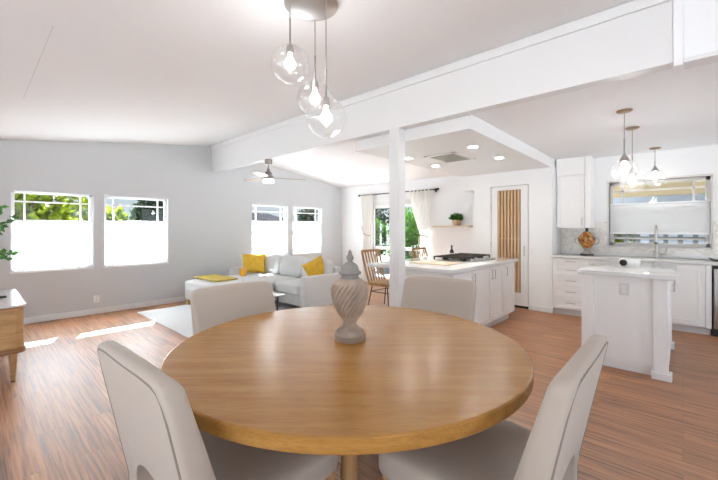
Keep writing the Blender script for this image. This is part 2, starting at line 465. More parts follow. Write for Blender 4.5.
# pantry door
d = struct_root('door_1', (6.46, 2.28, 0))
bm = B(); box(bm, 6.456, 6.50, 1.963, 2.602, .045, 2.142, .003, 1); obj('door_panel', bm, M['trim'], d)
bm = B(); box(bm, 6.450, 6.457, 2.085, 2.485, .27, 2.07); obj('slat_backing', bm, M['slatback'], d)
for k in range(7):
    y = 2.10 + k * .0565
    bm = B(); box(bm, 6.428, 6.452, y, y + .033, .27, 2.07, .003, 1); obj('slat', bm, M['slat'], d)
bm = B(); box(bm, 6.424, 6.453, 2.09, 2.48, 1.20, 1.212); obj('rail', bm, M['slat'], d)
bm = B()
tube(bm, [(6.456, 2.02, .92), (6.425, 2.02, .92), (6.425, 2.02, 1.08), (6.456, 2.02, 1.08)], .007, 8); obj('pull_handle', bm, M['nickel'], d)
for z in (1.75, .35, 1.05):
    bm = B(); cyl(bm, (6.447, 2.606), .007, z, z + .1, 10); obj('hinge', bm, M['steel'], d)
bm = B(); box(bm, 6.48, 6.6, 1.955, 2.61, 0, .04); obj('door_gap_shade', bm, M['dark'], d)  # dark strip standing in for the shade in the gap under the door

# ================================================================== WINDOWS of the left wall, with shades
MZ = 1.535
def wall_window(n, a, b, top):
    w = struct_root('window_%d' % n, ((a + b) / 2, YW + .1, WZ[0]))
    y0, y1 = YW + .062, YW + .118; f = .042
    bm = B()
    box(bm, a, b, y0, y1, WZ[0], WZ[0] + f, .003, 1); box(bm, a, b, y0, y1, WZ[1] - .03, WZ[1], .003, 1)
    box(bm, a, a + f, y0, y1, WZ[0], WZ[1], .003, 1); box(bm, b - f, b, y0, y1, WZ[0], WZ[1], .003, 1)
    mz = (WZ[0] + WZ[1]) / 2 - .02
    box(bm, a, b, y0 + .004, y1 - .004, mz, mz + .05, .003, 1)
    obj('window_frame', bm, M['vinyl'], w)
    bm = B(); t = .011
    for x in (a + .15, b - .15): box(bm, x - t, x + t, y0 + .012, y1 - .012, mz, WZ[1])
    box(bm, a, b, y0 + .012, y1 - .012, WZ[1] - .15 - t, WZ[1] - .15 + t)
    for x in (a + .15, b - .15): box(bm, x - t, x + t, y0 + .012, y1 - .012, WZ[0], mz)
    box(bm, a, b, y0 + .012, y1 - .012, WZ[0] + .15 - t, WZ[0] + .15 + t)
    obj('window_grid', bm, M['vinyl'], w)
    bm = B(); box(bm, a + .02, b - .02, YW + .086, YW + .092, WZ[0] + .02, WZ[1] - .015); obj('pane', bm, M['glass'], w)
    bm = B(); box(bm, a - .012, b + .012, YW - .014, YW + .062, WZ[0] - .022, WZ[0] + .001, .003, 1); obj('sill', bm, M['trim'], w)

def cellular(label, a, b, z0, z1, axis, pos, sgn=1, mat='shade'):
    r_ = root('cellular_shade', label, 'window shade', ((a + b) / 2, pos, z0) if axis == 'y' else (pos, (a + b) / 2, z0), group='white top-down window shades')
    def bx(m, u0, u1, p0, p1, c, d_, bev=.003):
        p0, p1 = sorted((pos + sgn * p0, pos + sgn * p1))
        if axis == 'y': box(m, u0, u1, p0, p1, c, d_, bev, 1)
        else: box(m, p0, p1, u0, u1, c, d_, bev, 1)
    bm = B(); bx(bm, a, b, .018, .042, z1 - .02, z1); obj('top_rail', bm, M['vinyl'], r_)
    bm = B(); bx(bm, a, b, .018, .042, z0, z0 + .02); obj('bottom_rail', bm, M['vinyl'], r_)
    bm = B(); n = max(8, int((z1 - z0 - .04) / .02)); prev = None
    for i in range(n * 2 + 1):
        z = z0 + .02 + (z1 - z0 - .04) * i / (2 * n); p = pos + sgn * (.03 + (.005 if i % 2 else -.005))
        row = [bm.verts.new((u, p, z) if axis == 'y' else (p, u, z)) for u in (a, b)]
        if prev: bm.faces.new((prev[0], prev[1], row[1], row[0]))
        prev = row
    obj('pleated_fabric', bm, M[mat], r_, sharp=180)
    return r_

WTOP = [1.512, 1.522, 1.565, 1.575]
SHL = ['white shade in the window nearest the wooden console', 'white shade in the second window, left of the ceiling fan',
       'white shade in the window above the square mustard cushion', 'white shade in the living room window nearest the corner']
for i, (a, b) in enumerate(WIN):
    wall_window(i + 1, a, b, WTOP[i])
    cellular(SHL[i], a + .008, b - .008, WZ[0] + .004, WTOP[i], 'y', YW)

# kitchen window
w = struct_root('window_5', (XW + .1, .3, KW[2]))
y0, y1, z0, z1 = KW; f = .045; xa, xb = XW + .055, XW + .12
bm = B()
box(bm, xa, xb, y0, y1, z0, z0 + f, .003, 1); box(bm, xa, xb, y0, y1, z1 - f, z1, .003, 1)
box(bm, xa, xb, y0, y0 + f, z0, z1, .003, 1); box(bm, xa, xb, y1 - f, y1, z0, z1, .003, 1)
box(bm, xa + .01, xb - .01, y0, y1, 1.60, 1.645, .003, 1)
obj('window_frame', bm, M['greywin'], w)
bm = B(); t = .013
for y in (y0 + .17, y1 - .17): box(bm, xa + .015, xb - .015, y - t, y + t, 1.62, z1)
box(bm, xa + .015, xb - .015, y0, y1, 1.985 - t, 1.985 + t); box(bm, xa + .015, xb - .015, y0, y1, 1.23 - t, 1.23 + t)
obj('window_grid', bm, M['greywin'], w)
bm = B(); box(bm, XW + .085, XW + .09, y0 + .02, y1 - .02, z0 + .02, z1 - .02); obj('pane', bm, M['glass'], w)
bm = B()
box(bm, XW - .012, XW + .06, y0 - .03, y1 + .03, z1, z1 + .03, .003, 1)
box(bm, XW - .012, XW + .055, y0 - .022, y0, z0 - .02, z1, .003, 1); box(bm, XW - .012, XW + .055, y1, y1 + .022, z0 - .02, z1, .003, 1)
box(bm, XW - .012, XW + .055, y0 - .022, y1 + .022, z0 - .022, z0, .003, 1)
obj('casing', bm, M['greywin'], w)
k = cellular('white shade lowered halfway in the kitchen window', y0 + .006, y1 - .006, 1.30, 1.785, 'x', XW, mat='kshade')

# patio door (sliding, white)
d = struct_root('door_2', (XW + .08, 5.1, 0))
y0, y1, z0, z1 = PD; xa, xb = XW + .04, XW + .11
bm = B()
box(bm, xa, xb, y0, y1, z1 - .07, z1, .004, 1); box(bm, xa, xb, y0, y0 + .06, 0, z1, .004, 1); box(bm, xa, xb, y1 - .06, y1, 0, z1, .004, 1); box(bm, xa, xb, y0, y1, 0, .06, .004, 1)
obj('door_frame', bm, M['vinyl'], d)
for (a, b, x) in ((4.28, 5.10, xa + .003), (5.06, 5.99, xa + .037)):
    bm = B()
    box(bm, x, x + .03, a, a + .075, .06, z1 - .07, .004, 1); box(bm, x, x + .03, b - .075, b, .06, z1 - .07, .004, 1)
    box(bm, x, x + .03, a, b, .06, .17, .004, 1); box(bm, x, x + .03, a, b, z1 - .15, z1 - .07, .004, 1); box(bm, x, x + .03, a, b, .86, .93, .004, 1)
    s = obj('sliding_sash', bm, M['vinyl'], d)
    bm = B(); box(bm, x + .012, x + .018, a + .06, b - .06, .15, z1 - .13); obj('pane', bm, M['glass'], s)
bm = B(); box(bm, XW - .03, XW + .035, y0 - .02, y1 + .02, 1.975, 2.08, .006, 1); obj('valance', bm, M['outletp'], d)

# curtain rod and curtains
r_ = root('curtain_rod', 'black curtain rod above the patio door', 'curtain rod', (6.9, 5.1, 2.255))
bm = B(); tube(bm, [(6.9, 3.98, 2.255), (6.9, 6.27, 2.255)], .0125, 10); obj('rod', bm, M['black'], r_)
for y, s in ((3.98, -1), (6.27, 1)):
    bm = B(); t = B(); bmesh.ops.create_uvsphere(t, u_segments=12, v_segments=8, radius=.028); t.transform(Matrix.Translation((6.9, y + s * .02, 2.255))); merge(bm, t); obj('finial', bm, M['black'], r_)
for y in (4.06, 6.20):
    bm = B(); box(bm, 6.9, XW, y - .008, y + .008, 2.235, 2.25); box(bm, 6.985, 7.0, y - .02, y + .02, 2.2, 2.29); obj('bracket', bm, M['black'], r_)

def curtain(label, top, tie, bot, tz, folds=6):
    r0 = root('curtain', label, 'curtain', (6.9, sum(tie) / 2, 0), group='linen curtains at the patio door')
    bm = B(); nu, nv = 60, 40; rows = []
    for j in range(nv + 1):
        z = 2.275 - (2.275 - .02) * j / nv
        if z > tz:
            q = (2.275 - z) / (2.275 - tz); q = q ** 1.6
            a, b = [top[i] + (tie[i] - top[i]) * q for i in (0, 1)]
        else:
            q = (tz - z) / tz; q = min(1, q * 1.8) ** .7
            a, b = [tie[i] + (bot[i] - tie[i]) * q for i in (0, 1)]
        amp = .022 if abs(z - tz) > .2 else .012 + .05 * abs(z - tz)
        rows.append([bm.verts.new((6.895 + amp * math.sin(2 * math.pi * folds * u / nu), a + (b - a) * u / nu, z)) for u in range(nu + 1)])
    for A, C in zip(rows, rows[1:]):
        for u in range(nu): bm.faces.new((A[u], A[u + 1], C[u + 1], C[u]))
    obj('cloth', bm, M['curtain'], r0, sharp=180)
    bm = B(); cy = sum(tie) / 2; hw = abs(tie[1] - tie[0]) / 2 + .02
    ring = [(6.895 + .045 * math.sin(a), cy + hw * math.cos(a), tz + .03 * math.cos(a)) for a in [2 * math.pi * k / 24 for k in range(24)]]
    tube(bm, ring, .017, 8, True)
    obj('tie_back', bm, M['rope'], r0, label='braided rope tie')
    return r0, cy, hw
c1, cy, hw = curtain('linen curtain right of the patio door, gathered by a rope tie', (4.12, 4.70), (4.22, 4.40), (4.16, 4.44), 1.24)
bm = B(); tube(bm, [(6.85, 4.40, 1.22), (6.86, 4.41, 1.05), (6.86, 4.40, .95)], [.02, .03, .012], 8); obj('tassel', bm, M['rope'], c1)
c2, cy, hw = curtain('linen curtain left of the patio door, next to the room corner', (5.80, 6.23), (5.95, 6.12), (5.88, 6.16), 1.24)
bm = B(); tube(bm, [(6.9, 6.1, 1.25), (6.93, 6.2, 1.36), (6.96, 6.27, 1.45)], .014, 8); obj('tie_strap', bm, M['rope'], c2)

# ================================================================== DINING TABLE
TC = (1.412, 1.362); TZ = .765; TR = .915; TB = TZ - .056
t = root('round_dining_table', 'round oak dining table with a thick top', 'table', (*TC, 0), R(-47.6))
bm = B(); lathe(bm, [(.0, TB), (TR - .012, TB), (TR - .003, TB + .002), (TR, TB + .006), (TR, TZ - .006), (TR - .003, TZ - .002), (TR - .008, TZ), (0, TZ)], (0, 0, 0), 128)
obj('tabletop', bm, M['oak'], t, local=True, sharp=20)
bm = B(); box(bm, -.42, .42, -.04, .04, .64, TB, .004, 1); box(bm, -.04, .04, -.42, .42, .64, TB, .004, 1); obj('apron_cross', bm, M['oakleg'], t, local=True)
for k in range(4):
    a = R(90) * k
    x, y = .40 * math.cos(a), .40 * math.sin(a)
    if k == 3: x += .012
    bm = B(); lathe(bm, [(.030, 0), (.036, .02), (.038, .3), (.041, .66), (.041, TB)], (x, y, 0), 24); obj('leg', bm, M['oakleg'], t, local=True)

# ------------------------------------------------------------------ upholstered chairs (front = +Y, seat centre at origin)
CW, CTOP = .645, .965
def chair_back(bm):
    nx, nz = 40, 44
    TH = lambda z: .066 + .05 * min(1, max(0, (.95 - z) / .5))
    xs = [-math.cos(math.pi * i / nx) * CW / 2 for i in range(nx + 1)]
    def zb(x):                                    # arched opening between the rear legs
        h = .205
        return .10 if abs(x) > h else max(.10, .34 + .22 * math.sqrt(max(0, 1 - (x / h) ** 2)))
    def zt(x):
        e = CW / 2 - abs(x); r = .055
        return CTOP - .012 * (2 * x / CW) ** 2 - (r - math.sqrt(max(0, r * r - max(0, r - e) ** 2)) if e < r else 0)
    def yc(x, z): return -.448 + .21 * (.935 - max(z, .40)) + TH(z) / 2 + .004 * (2 * x / CW) ** 2 * min(1, max(0, (z - .2) / .5))
    F, K = [], []
    for x in xs:
        f, k = [], []
        for j in range(nz + 1):
            s = .5 - .5 * math.cos(math.pi * j / nz)
            a, b = zb(x), zt(x); z = a + (b - a) * s
            e = min(CW / 2 - abs(x), b - z, (z - a) + .03)
            rr = .036; q = 1 if e >= rr else (1 - (1 - max(0, e) / rr) ** 2.6) ** (1 / 2.6)
            q = max(q, .02); y = yc(x, z)
            f.append(bm.verts.new((x, y + TH(z) / 2 * q, z))); k.append(bm.verts.new((x, y - TH(z) / 2 * q, z)))
        F.append(f); K.append(k)
    for i in range(nx):
        for j in range(nz):
            bm.faces.new((F[i][j], F[i][j + 1], F[i + 1][j + 1], F[i + 1][j])); bm.faces.new((K[i][j], K[i + 1][j], K[i + 1][j + 1], K[i][j + 1]))
    for i in range(nx):
        for j in (0, nz): bm.faces.new((F[i][j], F[i + 1][j], K[i + 1][j], K[i][j]))
    for i in (0, nx):
        for j in range(nz): bm.faces.new((F[i][j], K[i][j], K[i][j + 1], F[i][j + 1]))
    return yc, TH

def make_chair(label, loc, rz):
    c = root('dining_chair', label, 'chair', loc, rz, 'beige upholstered chairs around the round table')
    bm = B(); yc, TH = chair_back(bm); obj('backrest', bm, M['chair'], c, local=True, sharp=60)
    bm = B()
    for s in (-1, 1):
        pts = []
        for (x, z) in [(.303, .13), (.303, .4), (.303, .7), (.302, .84), (.294, .90), (.276, .928), (.245, .938)]:
            pts.append((s * x, yc(s * x, z) - TH(z) / 2 + .003, z))
        pts += [(s * x, yc(x, .943) - TH(.943) / 2 + .003, .943) for x in (.16, .08, 0)]
        tube(bm, pts, .0042, 6)
    obj('piping', bm, M['piping'], c, local=True)
    bm = B()
    for v_ in (1,):
        pad(bm, CW - .045, .54, .135, (0, .04, .415), ex=7, n=12, dome=.018)
    obj('seat', bm, M['chair'], c, local=True)
    for s in (-1, 1):
        bm = B(); lathe(bm, [(.016, 0), (.026, .36)], (s * .255, .255, 0), 4, None); obj('leg', bm, M['oakleg'], c, local=True)
        bm = B(); lathe(bm, [(.016, 0), (.024, .14)], (s * .265, -.255, 0), 4, None); obj('leg', bm, M['oakleg'], c, local=True)
    return c
proto = make_chair('beige upholstered dining chair at the left front of the table, its back towards the windows side', (.775, 1.357, 0), R(-90 + 2))
for label, loc, rz in (
    ('beige upholstered dining chair at the right front, leaning back beside the small kitchen island', (1.434, .664, 0), R(0)),
    ('beige upholstered dining chair across the table in front of the sofa', (1.345, 2.12, 0), R(180 - 1.7)),
    ('beige upholstered dining chair across the table in front of the cooktop island', (2.335, 1.507, 0), R(98))):
    c = copy_tree(proto); c.location = loc; c.rotation_euler = (0, 0, rz); c['label'] = label
proto['label'] = 'beige upholstered dining chair at the left front of the table, nearest the wooden console'

# ------------------------------------------------------------------ urn
UX, UY = 1.428, 1.372
u = root('lidded_urn', 'tall clay lidded urn with spiral fluted body on the dining table', 'urn', (UX, UY, TZ))
K_ = .00532
bm = B(); lathe(bm, [(.0, 0), (.082, 0), (.086, .006), (.086, .036), (.081, .042), (.074, .046), (.068, .060), (.052, .068), (.040, .074), (.034, .086), (.033, .1), (.038, .108)], (0, 0, 0), 48)
obj('foot', bm, M['urn'], u, local=True)
prof = []
for i in range(65):
    s = i / 64; z = .105 + s * .235
    r_ = .036 + (.100 - .036) * math.sin(min(1, s / .74) * math.pi / 2) ** .85 if s < .74 else .100 - (.100 - .058) * ((s - .74) / .26) ** 2.2
    prof.append((r_, z))
def flute(r, a, z):
    s = (z - .105) / .235; w = max(0, min(1, (s - .10) / .06)) * max(0, min(1, (.90 - s) / .06))
    return r + w * .016 * (abs(math.sin(11 * (a - 1.8 * s))) ** .8 - .65)
bm = B(); lathe(bm, prof, (0, 0, 0), 264, flute); obj('body', bm, M['urn'], u, local=True, sharp=32)
bm = B(); lathe(bm, [(.05, .336), (.050, .345), (.047, .358), (.052, .362)], (0, 0, 0), 48); obj('neck', bm, M['urngrey'], u, local=True)
bm = B(); lathe(bm, [(.05, .361), (.060, .364), (.064, .372), (.060, .379), (.052, .383), (.050, .392), (.044, .410), (.030, .424), (.014, .432), (.012, .438), (.019, .446), (.021, .456), (.017, .468), (.010, .472), (.012, .478), (.009, .490), (.002, .500)], (0, 0, 0), 48)
obj('lid', bm, M['urngrey'], u, local=True)

# ================================================================== PENDANT CLUSTER over the table
PX, PY = 1.425, 1.70; PZ = ZC(PX) - .004
p = root('globe_pendant_cluster', 'brushed nickel ceiling pendant with three clear glass globes over the dining table', 'pendant light', (PX, PY, PZ))
bm = B(); lathe(bm, [(.0, -.035), (.155, -.035), (.165, -.030), (.167, -.02), (.167, .03), (0, .03)], (PX, PY, PZ), 64); obj('canopy', bm, M['nickel'], p)
for gx, gy, gz, r0 in ((1.337, 1.799, 2.400, .117), (1.539, 1.799, 2.240, .117), (1.42, 1.56, 2.037, .119)):
    # cord end on the canopy is straight above the globe
    bm = B(); cyl(bm, (gx, gy), .0035, gz + r0 + .16, PZ - .03, 8); cyl(bm, (gx, gy), .0062, gz + r0 - .02, gz + r0 + .17, 10)
    rod = obj('rod', bm, M['nickel'], p)
    bm = B(); lathe(bm, [(.012, r0 + .005), (.022, r0 - .003), (.024, r0 - .05), (.018, r0 - .055)], (gx, gy, gz), 20); obj('socket', bm, M['nickel'], rod)
    bm = B()
    pr = [(r0 * math.sin(a), r0 * math.cos(a) * .99) for a in [math.pi * (.075 + .925 * i / 24) for i in range(25)]]
    lathe(bm, pr, (gx, gy, gz), 48, close=False); g = obj('glass_globe', bm, M['globe'], p)
    bm = B(); lathe(bm, [(.012, .062), (.014, .045), (.026, .022), (.032, 0), (.028, -.02), (.014, -.033), (.001, -.036)], (gx, gy, gz), 20); obj('bulb', bm, M['bulb'], p)

# kitchen pendants
KP = [(4.375, .43, 1.955, .115, 'clear glass globe pendant over the near end of the small island'),
      (5.18, .435, 1.915, .12, 'clear glass globe pendant over the far end of the small island'),
      (6.70, .30, 2.115, .125, 'clear glass globe pendant above the kitchen sink')]
kp0 = None
def make_kp(x, y, z, r0, label):
    p = root('globe_pendant', label, 'pendant light', (x, y, KZ), group='kitchen globe pendants')
    bm = B(); lathe(bm, [(.0, -.022), (.05, -.02), (.068, -.008), (.068, .004), (0, .004)], (x, y, KZ), 32); obj('canopy', bm, M['bronze'], p)
    bm = B(); cyl(bm, (x, y), .004, z + r0 + .2 if KZ - z > .5 else z + r0 + .12, KZ - .015, 8); cyl(bm, (x, y), .0075, z + r0 + .02, z + r0 + .205 if KZ - z > .5 else z + r0 + .125, 10); obj('rod', bm, M['nickel'], p)
    bm = B(); lathe(bm, [(.012, r0 + .055), (.016, r0 + .04), (.022, r0 + .03), (.038, r0 + .005), (.046, r0 - .02), (.040, r0 - .022)], (x, y, z), 20); obj('socket_cap', bm, M['nickel'], p)
    bm = B(); lathe(bm, [(r0 * math.sin(a), r0 * math.cos(a)) for a in [math.pi * (.12 + .88 * i / 24) for i in range(25)]], (x, y, z), 40, close=False); obj('glass_globe', bm, M['kglobe'], p)
    bm = B(); lathe(bm, [(.014, .085), (.018, .06), (.030, .03), (.033, .01), (.026, -.014), (.001, -.026)], (x, y, z + .02), 16); obj('bulb', bm, M['bulb'], p)
for a in KP: make_kp(*a)

# recessed downlights and ceiling vent
DL = [(4.28, 2.93, 'recessed downlight in the soffit nearest the white post'), (5.08, 2.96, 'recessed downlight in the soffit nearest the living room corner'),
      (4.22, 1.93, 'recessed downlight in the soffit nearest the dining table'), (5.12, 1.95, 'recessed downlight in the soffit nearest the kitchen')]
for i, (x, y, l) in enumerate(DL):
    r_ = root('recessed_light', l, 'ceiling light', (x, y, 2.4), group='recessed downlights in the soffit')
    bm = B(); lathe(bm, [(.052, -.001), (.078, -.004), (.082, .0), (.052, .004)], (x, y, 2.4), 32); obj('trim_ring', bm, M['trim'], r_)
    bm = B(); lathe(bm, [(0, -.0025), (.053, -.0025), (.053, .004), (0, .004)], (x, y, 2.4), 32); obj('lens', bm, M['down'], r_)
v = root('ceiling_vent', 'square air vent in the soffit between the downlights', 'vent', (4.6, 2.45, 2.4))
bm = B(); X0, X1, Y0, Y1 = 4.30, 4.94, 2.22, 2.70
for a in ((X0, X1, Y0, Y0 + .05), (X0, X1, Y1 - .05, Y1), (X0, X0 + .05, Y0, Y1), (X1 - .05, X1, Y0, Y1)): box(bm, *a, 2.386, 2.401, .004, 1)
obj('vent_frame', bm, M['trim'], v)
bm = B(); box(bm, X0 + .05, X1 - .05, Y0 + .05, Y1 - .05, 2.396, 2.401)
for k in range(16): box(bm, X0 + .05, X1 - .05, Y0 + .06 + k * .023, Y0 + .068 + k * .023, 2.388, 2.397)
obj('louver', bm, M['grille'], v)

# ceiling fan hanging from the beam
FX, FY = 3.345, 5.09; 
fz = 2.532
f = root('ceiling_fan', 'three-blade ceiling fan with a light, hanging from the beam', 'ceiling fan', (FX, FY, fz))
bm = B(); lathe(bm, [(.0, -.075), (.05, -.075), (.062, -.065), (.064, .0), (0, .0)], (FX, FY, fz), 32); obj('canopy', bm, M['fanmetal'], f)
bm = B(); cyl(bm, (FX, FY), .0125, fz - .22, fz - .07, 12); obj('downrod', bm, M['fanmetal'], f)
bm = B(); lathe(bm, [(.02, -.15), (.03, -.19), (.055, -.215), (.062, -.235), (.062, -.26), (.085, -.275), (.092, -.30), (.092, -.325), (.0, -.33)], (FX, FY, fz), 40); obj('motor_housing', bm, M['fanmetal'], f)
bm = B(); lathe(bm, [(.082, -.325), (.086, -.34), (.086, -.372), (.078, -.384), (.0, -.388)], (FX, FY, fz), 40); obj('light_lens', bm, M['fanlight'], f)
rgt = Vector((.6741, -.7386, 0)); fwd = Vector((.7386, .6741, 0))
M['fanwood'] = wood('fan_blade', (.36, .31, .26), (.47, .42, .36), rough=.5)
for ang in (24, 144, 264):
    dr = rgt * math.cos(R(ang)) + fwd * math.sin(R(ang)); nr = Vector((-dr.y, dr.x, 0))
    bm = B(); t = B()
    pts = [(.09, .05), (.2, .062), (.4, .068), (.58, .06), (.625, .035), (.64, 0)]
    poly = pts + [(x, -y) for x, y in pts[::-1][1:]]
    prism(t, poly, 'z', -.005, .005)
    t.transform(Matrix.Rotation(R(11), 4, 'X'))
    mt = Matrix(((dr.x, nr.x, 0, FX), (dr.y, nr.y, 0, FY), (0, 0, 1, fz - .298), (0, 0, 0, 1)))
    t.transform(mt); merge(bm, t); obj('blade', bm, M['fanwood'], f)

# ================================================================== COOKTOP ISLAND
CZ = .92
isl = root('island_cabinet', 'white shaker island cabinet under the gas cooktop', 'cabinet', (4.45, 2.27, 0))
bm = B(); box(bm, 3.69, 5.70, 1.95, 2.82, .10, .872); obj('body', bm, M['cab'], isl)
bm = B(); box(bm, 3.73, 5.64, 2.0, 2.78, 0, .10); obj('toe_kick', bm, M['kick'], isl)
def shaker(par, name, plane, pos, sgn, a, b, z0, z1, rail=.06, th=.022, inset=.013, mat='cab'):
    """door or drawer front on a plane; pos = cabinet face, sgn = direction it faces"""
    bm = B()
    def bb(u0, u1, c, d_, t0, t1):
        p0, p1 = sorted((pos + sgn * t0, pos + sgn * t1))
        if plane == 'y': box(bm, u0, u1, p0, p1, c, d_, .002, 1)
        else: box(bm, p0, p1, u0, u1, c, d_, .002, 1)
    bb(a, a + rail, z0, z1, 0, th); bb(b - rail, b, z0, z1, 0, th); bb(a + rail - .001, b - rail + .001, z0, z0 + rail, 0, th); bb(a + rail - .001, b - rail + .001, z1 - rail, z1, 0, th)
    bb(a + rail - .002, b - rail + .002, z0 + rail - .002, z1 - rail + .002, 0, th - inset)
    return obj(name, bm, M[mat], par)
def pull(par, plane, pos, sgn, u0, z0, u1, z1, r=.005, off=.03):
    bm = B(); P = (lambda u, t, z: (u, pos + sgn * t, z)) if plane == 'y' else (lambda u, t, z: (pos + sgn * t, u, z))
    tube(bm, [P(u0, 0, z0), P(u0, off, z0), P(u1, off, z1), P(u1, 0, z1)], r, 8)
    return obj('pull_handle', bm, M['nickel'], par)
for a, b, h in ((3.70, 4.27, 4.225), (4.275, 4.815, 4.77), (4.82, 5.255, 4.86), (5.26, 5.69, 5.305)):
    dd = shaker(isl, 'door', 'y', 1.95, -1, a, b, .115, .86)
    pull(dd, 'y', 1.93, -1, h, .70, h, .82)
ct = B(); box(ct, 3.63, 5.74, 1.89, 3.165, CZ - .048, CZ, .004, 2)
tag(obj('island_worktop', ct, M['quartz'], loc=(4.45, 2.4, CZ - .048)), 'long white quartz worktop carrying the gas cooktop', 'worktop')

g = root('gas_cooktop', 'gas cooktop with black cast iron grates on the long worktop', 'cooktop', (4.95, 2.40, CZ))
GX, GY = 5.02, 2.44
bm = B(); box(bm, GX - .46, GX + .46, GY - .30, GY + .28, CZ + .0005, CZ + .012, .004, 2); obj('base_plate', bm, M['steel'], g)
for bx, by in ((-.29, -.13), (-.29, .15), (0, .02), (.29, -.13), (.29, .15)):
    bm = B(); lathe(bm, [(.0, .012), (.05, .012), (.05, .026), (.034, .029), (.034, .038), (0, .040)], (GX + bx, GY + by, CZ), 24); obj('burner', bm, M['iron'], g)
for a, b in ((-.44, -.15), (-.145, .145), (.15, .44)):
    bm = B(); y0, y1 = GY - .22, GY + .26; z = CZ + .066; a += GX; b += GX
    for q in ((a, a + .014, y0, y1), (b - .014, b, y0, y1), (a, b, y0, y0 + .014), (a, b, y1 - .014, y1), (a, b, (y0 + y1) / 2 - .007, (y0 + y1) / 2 + .007), ((a + b) / 2 - .007, (a + b) / 2 + .007, y0, y1)):
        box(bm, *q, z - .018, z, .003, 1)
    for x in (a + .065, b - .075):
        box(bm, x, x + .012, y0, y1, z - .015, z + .004, .003, 1)
    for x in (a, b - .016):
        for y in (y0, y1 - .016): box(bm, x, x + .016, y, y + .016, CZ + .011, z)
    obj('grate', bm, M['iron'], g)
for k in range(5):
    bm = B(); lathe(bm, [(.0, .012), (.021, .012), (.019, .036), (.0, .038)], (GX - .24 + .12 * k, GY - .26, CZ), 20); obj('knob', bm, M['steel'], g)
bm = B(); box(bm, -.21, .21, -.29, .29, 0, .012, .004, 2); bm.transform(Matrix.Translation((4.225, 2.46, CZ + .0005)) @ Matrix.Rotation(R(-3), 4, 'Z'))
tag(obj('cutting_board', bm, M['board'], loc=(4.225, 2.46, CZ)), 'thin pale wooden board lying on the worktop before the cooktop', 'cutting board')
b_ = root('oil_bottle', 'small dark glass bottle standing behind the cooktop', 'bottle', (5.38, 2.83, CZ))
bm = B(); lathe(bm, [(.0, .0), (.034, .0), (.036, .006), (.036, .085), (.030, .105), (.014, .125), (.012, .16), (.014, .162)], (5.38, 2.83, CZ), 20); obj('body', bm, M['bottle'], b_)
bm = B(); lathe(bm, [(.015, .160), (.016, .180), (.009, .188), (.008, .2), (0, .2)], (5.38, 2.83, CZ), 16); obj('stopper', bm, M['black'], b_)
bm = B(); lathe(bm, [(.0367, .03), (.0369, .032), (.0369, .062), (.0367, .064)], (5.38, 2.83, CZ), 20, close=False); obj('label', bm, M['label'], b_)

# wall shelf with a potted plant
s_ = B(); box(s_, 6.80, XW, 3.20, 4.04, 1.418, 1.450, .003, 1)
tag(obj('wall_shelf', s_, M['board'], loc=(6.9, 3.62, 1.418)), 'pale wooden floating shelf on the wall beyond the cooktop', 'shelf')
p = root('potted_succulent', 'small bushy green plant in a woven pot on the floating shelf', 'plant', (6.89, 3.51, 1.45))
bm = B(); lathe(bm, [(.0, 0), (.065, 0), (.08, .03), (.088, .10), (.083, .122), (.075, .118), (.07, .09), (0, .09)], (6.89, 3.51, 1.4505), 28); obj('pot', bm, M['pot'], p)
bm = B()
for _ in range(240):
    a = rng.uniform(0, 2 * math.pi); el = rng.uniform(.1, 1.3)
    dv = Vector((math.cos(a) * math.cos(el), math.sin(a) * math.cos(el), math.sin(el)))
    leaf(bm, Vector((6.89, 3.51, 1.56)) + dv * rng.uniform(.0, .1), dv + Vector((0, 0, .1)), rng.uniform(.065, .11), rng, .5)
obj('foliage', bm, M['leaf'], p)

# rattan dining chairs beyond the island (front = +Y local)
def make_rattan(label, loc, rz):
    c = root('rattan_chair', label, 'chair', loc, rz, 'slatted rattan chairs beyond the island')
    bm = B()
    def bk(x, z): return (x, -.22 - .28 * (z - .45), z)
    W0, W1 = .22, .235
    for s in (-1, 1): tube(bm, [(s * W0, -.20, .44), bk(s * W0, .55), bk(s * W1, .80), bk(s * W1, .97), bk(s * (W1 - .03), .99)], .021, 8)
    tube(bm, [bk(-W1, .985), bk(0, .992), bk(W1, .985)], .023, 8)
    fr = obj('back_frame', bm, M['rattan'], c, local=True)
    for k in range(5):
        x = -.15 + k * .075
        bm = B(); t_ = B(); tube(t_, [(x * .95, -.21, .45), bk(x, .7), bk(x * 1.03, .98)], .015, 6); merge(bm, t_); obj('slat', bm, M['rattan'], c, local=True)
    bm = B(); box(bm, -.235, .235, -.235, .21, .405, .465, .02, 3); obj('seat', bm, M['rattan'], c, local=True)
    for sx in (-1, 1):
        for sy in (-1, 1):
            bm = B(); tube(bm, [(sx * .19, sy * .16, .43), (sx * .235, sy * .235, 0)], .0095, 8); obj('leg', bm, M['black'], c, local=True)
    bm = B(); z = .30
    q = lambda sx, sy: (sx * (.19 + .045 * (.43 - z) / .43), sy * (.16 + .075 * (.43 - z) / .43), z)
    for a, b in (((-1, -1), (1, -1)), ((-1, 1), (1, 1)), ((-1, -1), (-1, 1)), ((1, -1), (1, 1))): tube(bm, [q(*a), q(*b)], .007, 6)
    obj('stretcher', bm, M['black'], c, local=True)
    return c
rc = make_rattan('slatted rattan chair with black legs left of the white post', (4.90, 3.82, 0), R(180))
r2 = copy_tree(rc); r2.location = (6.08, 3.55, 0); r2['label'] = 'slatted rattan chair seen over the worktop, in front of the patio door'

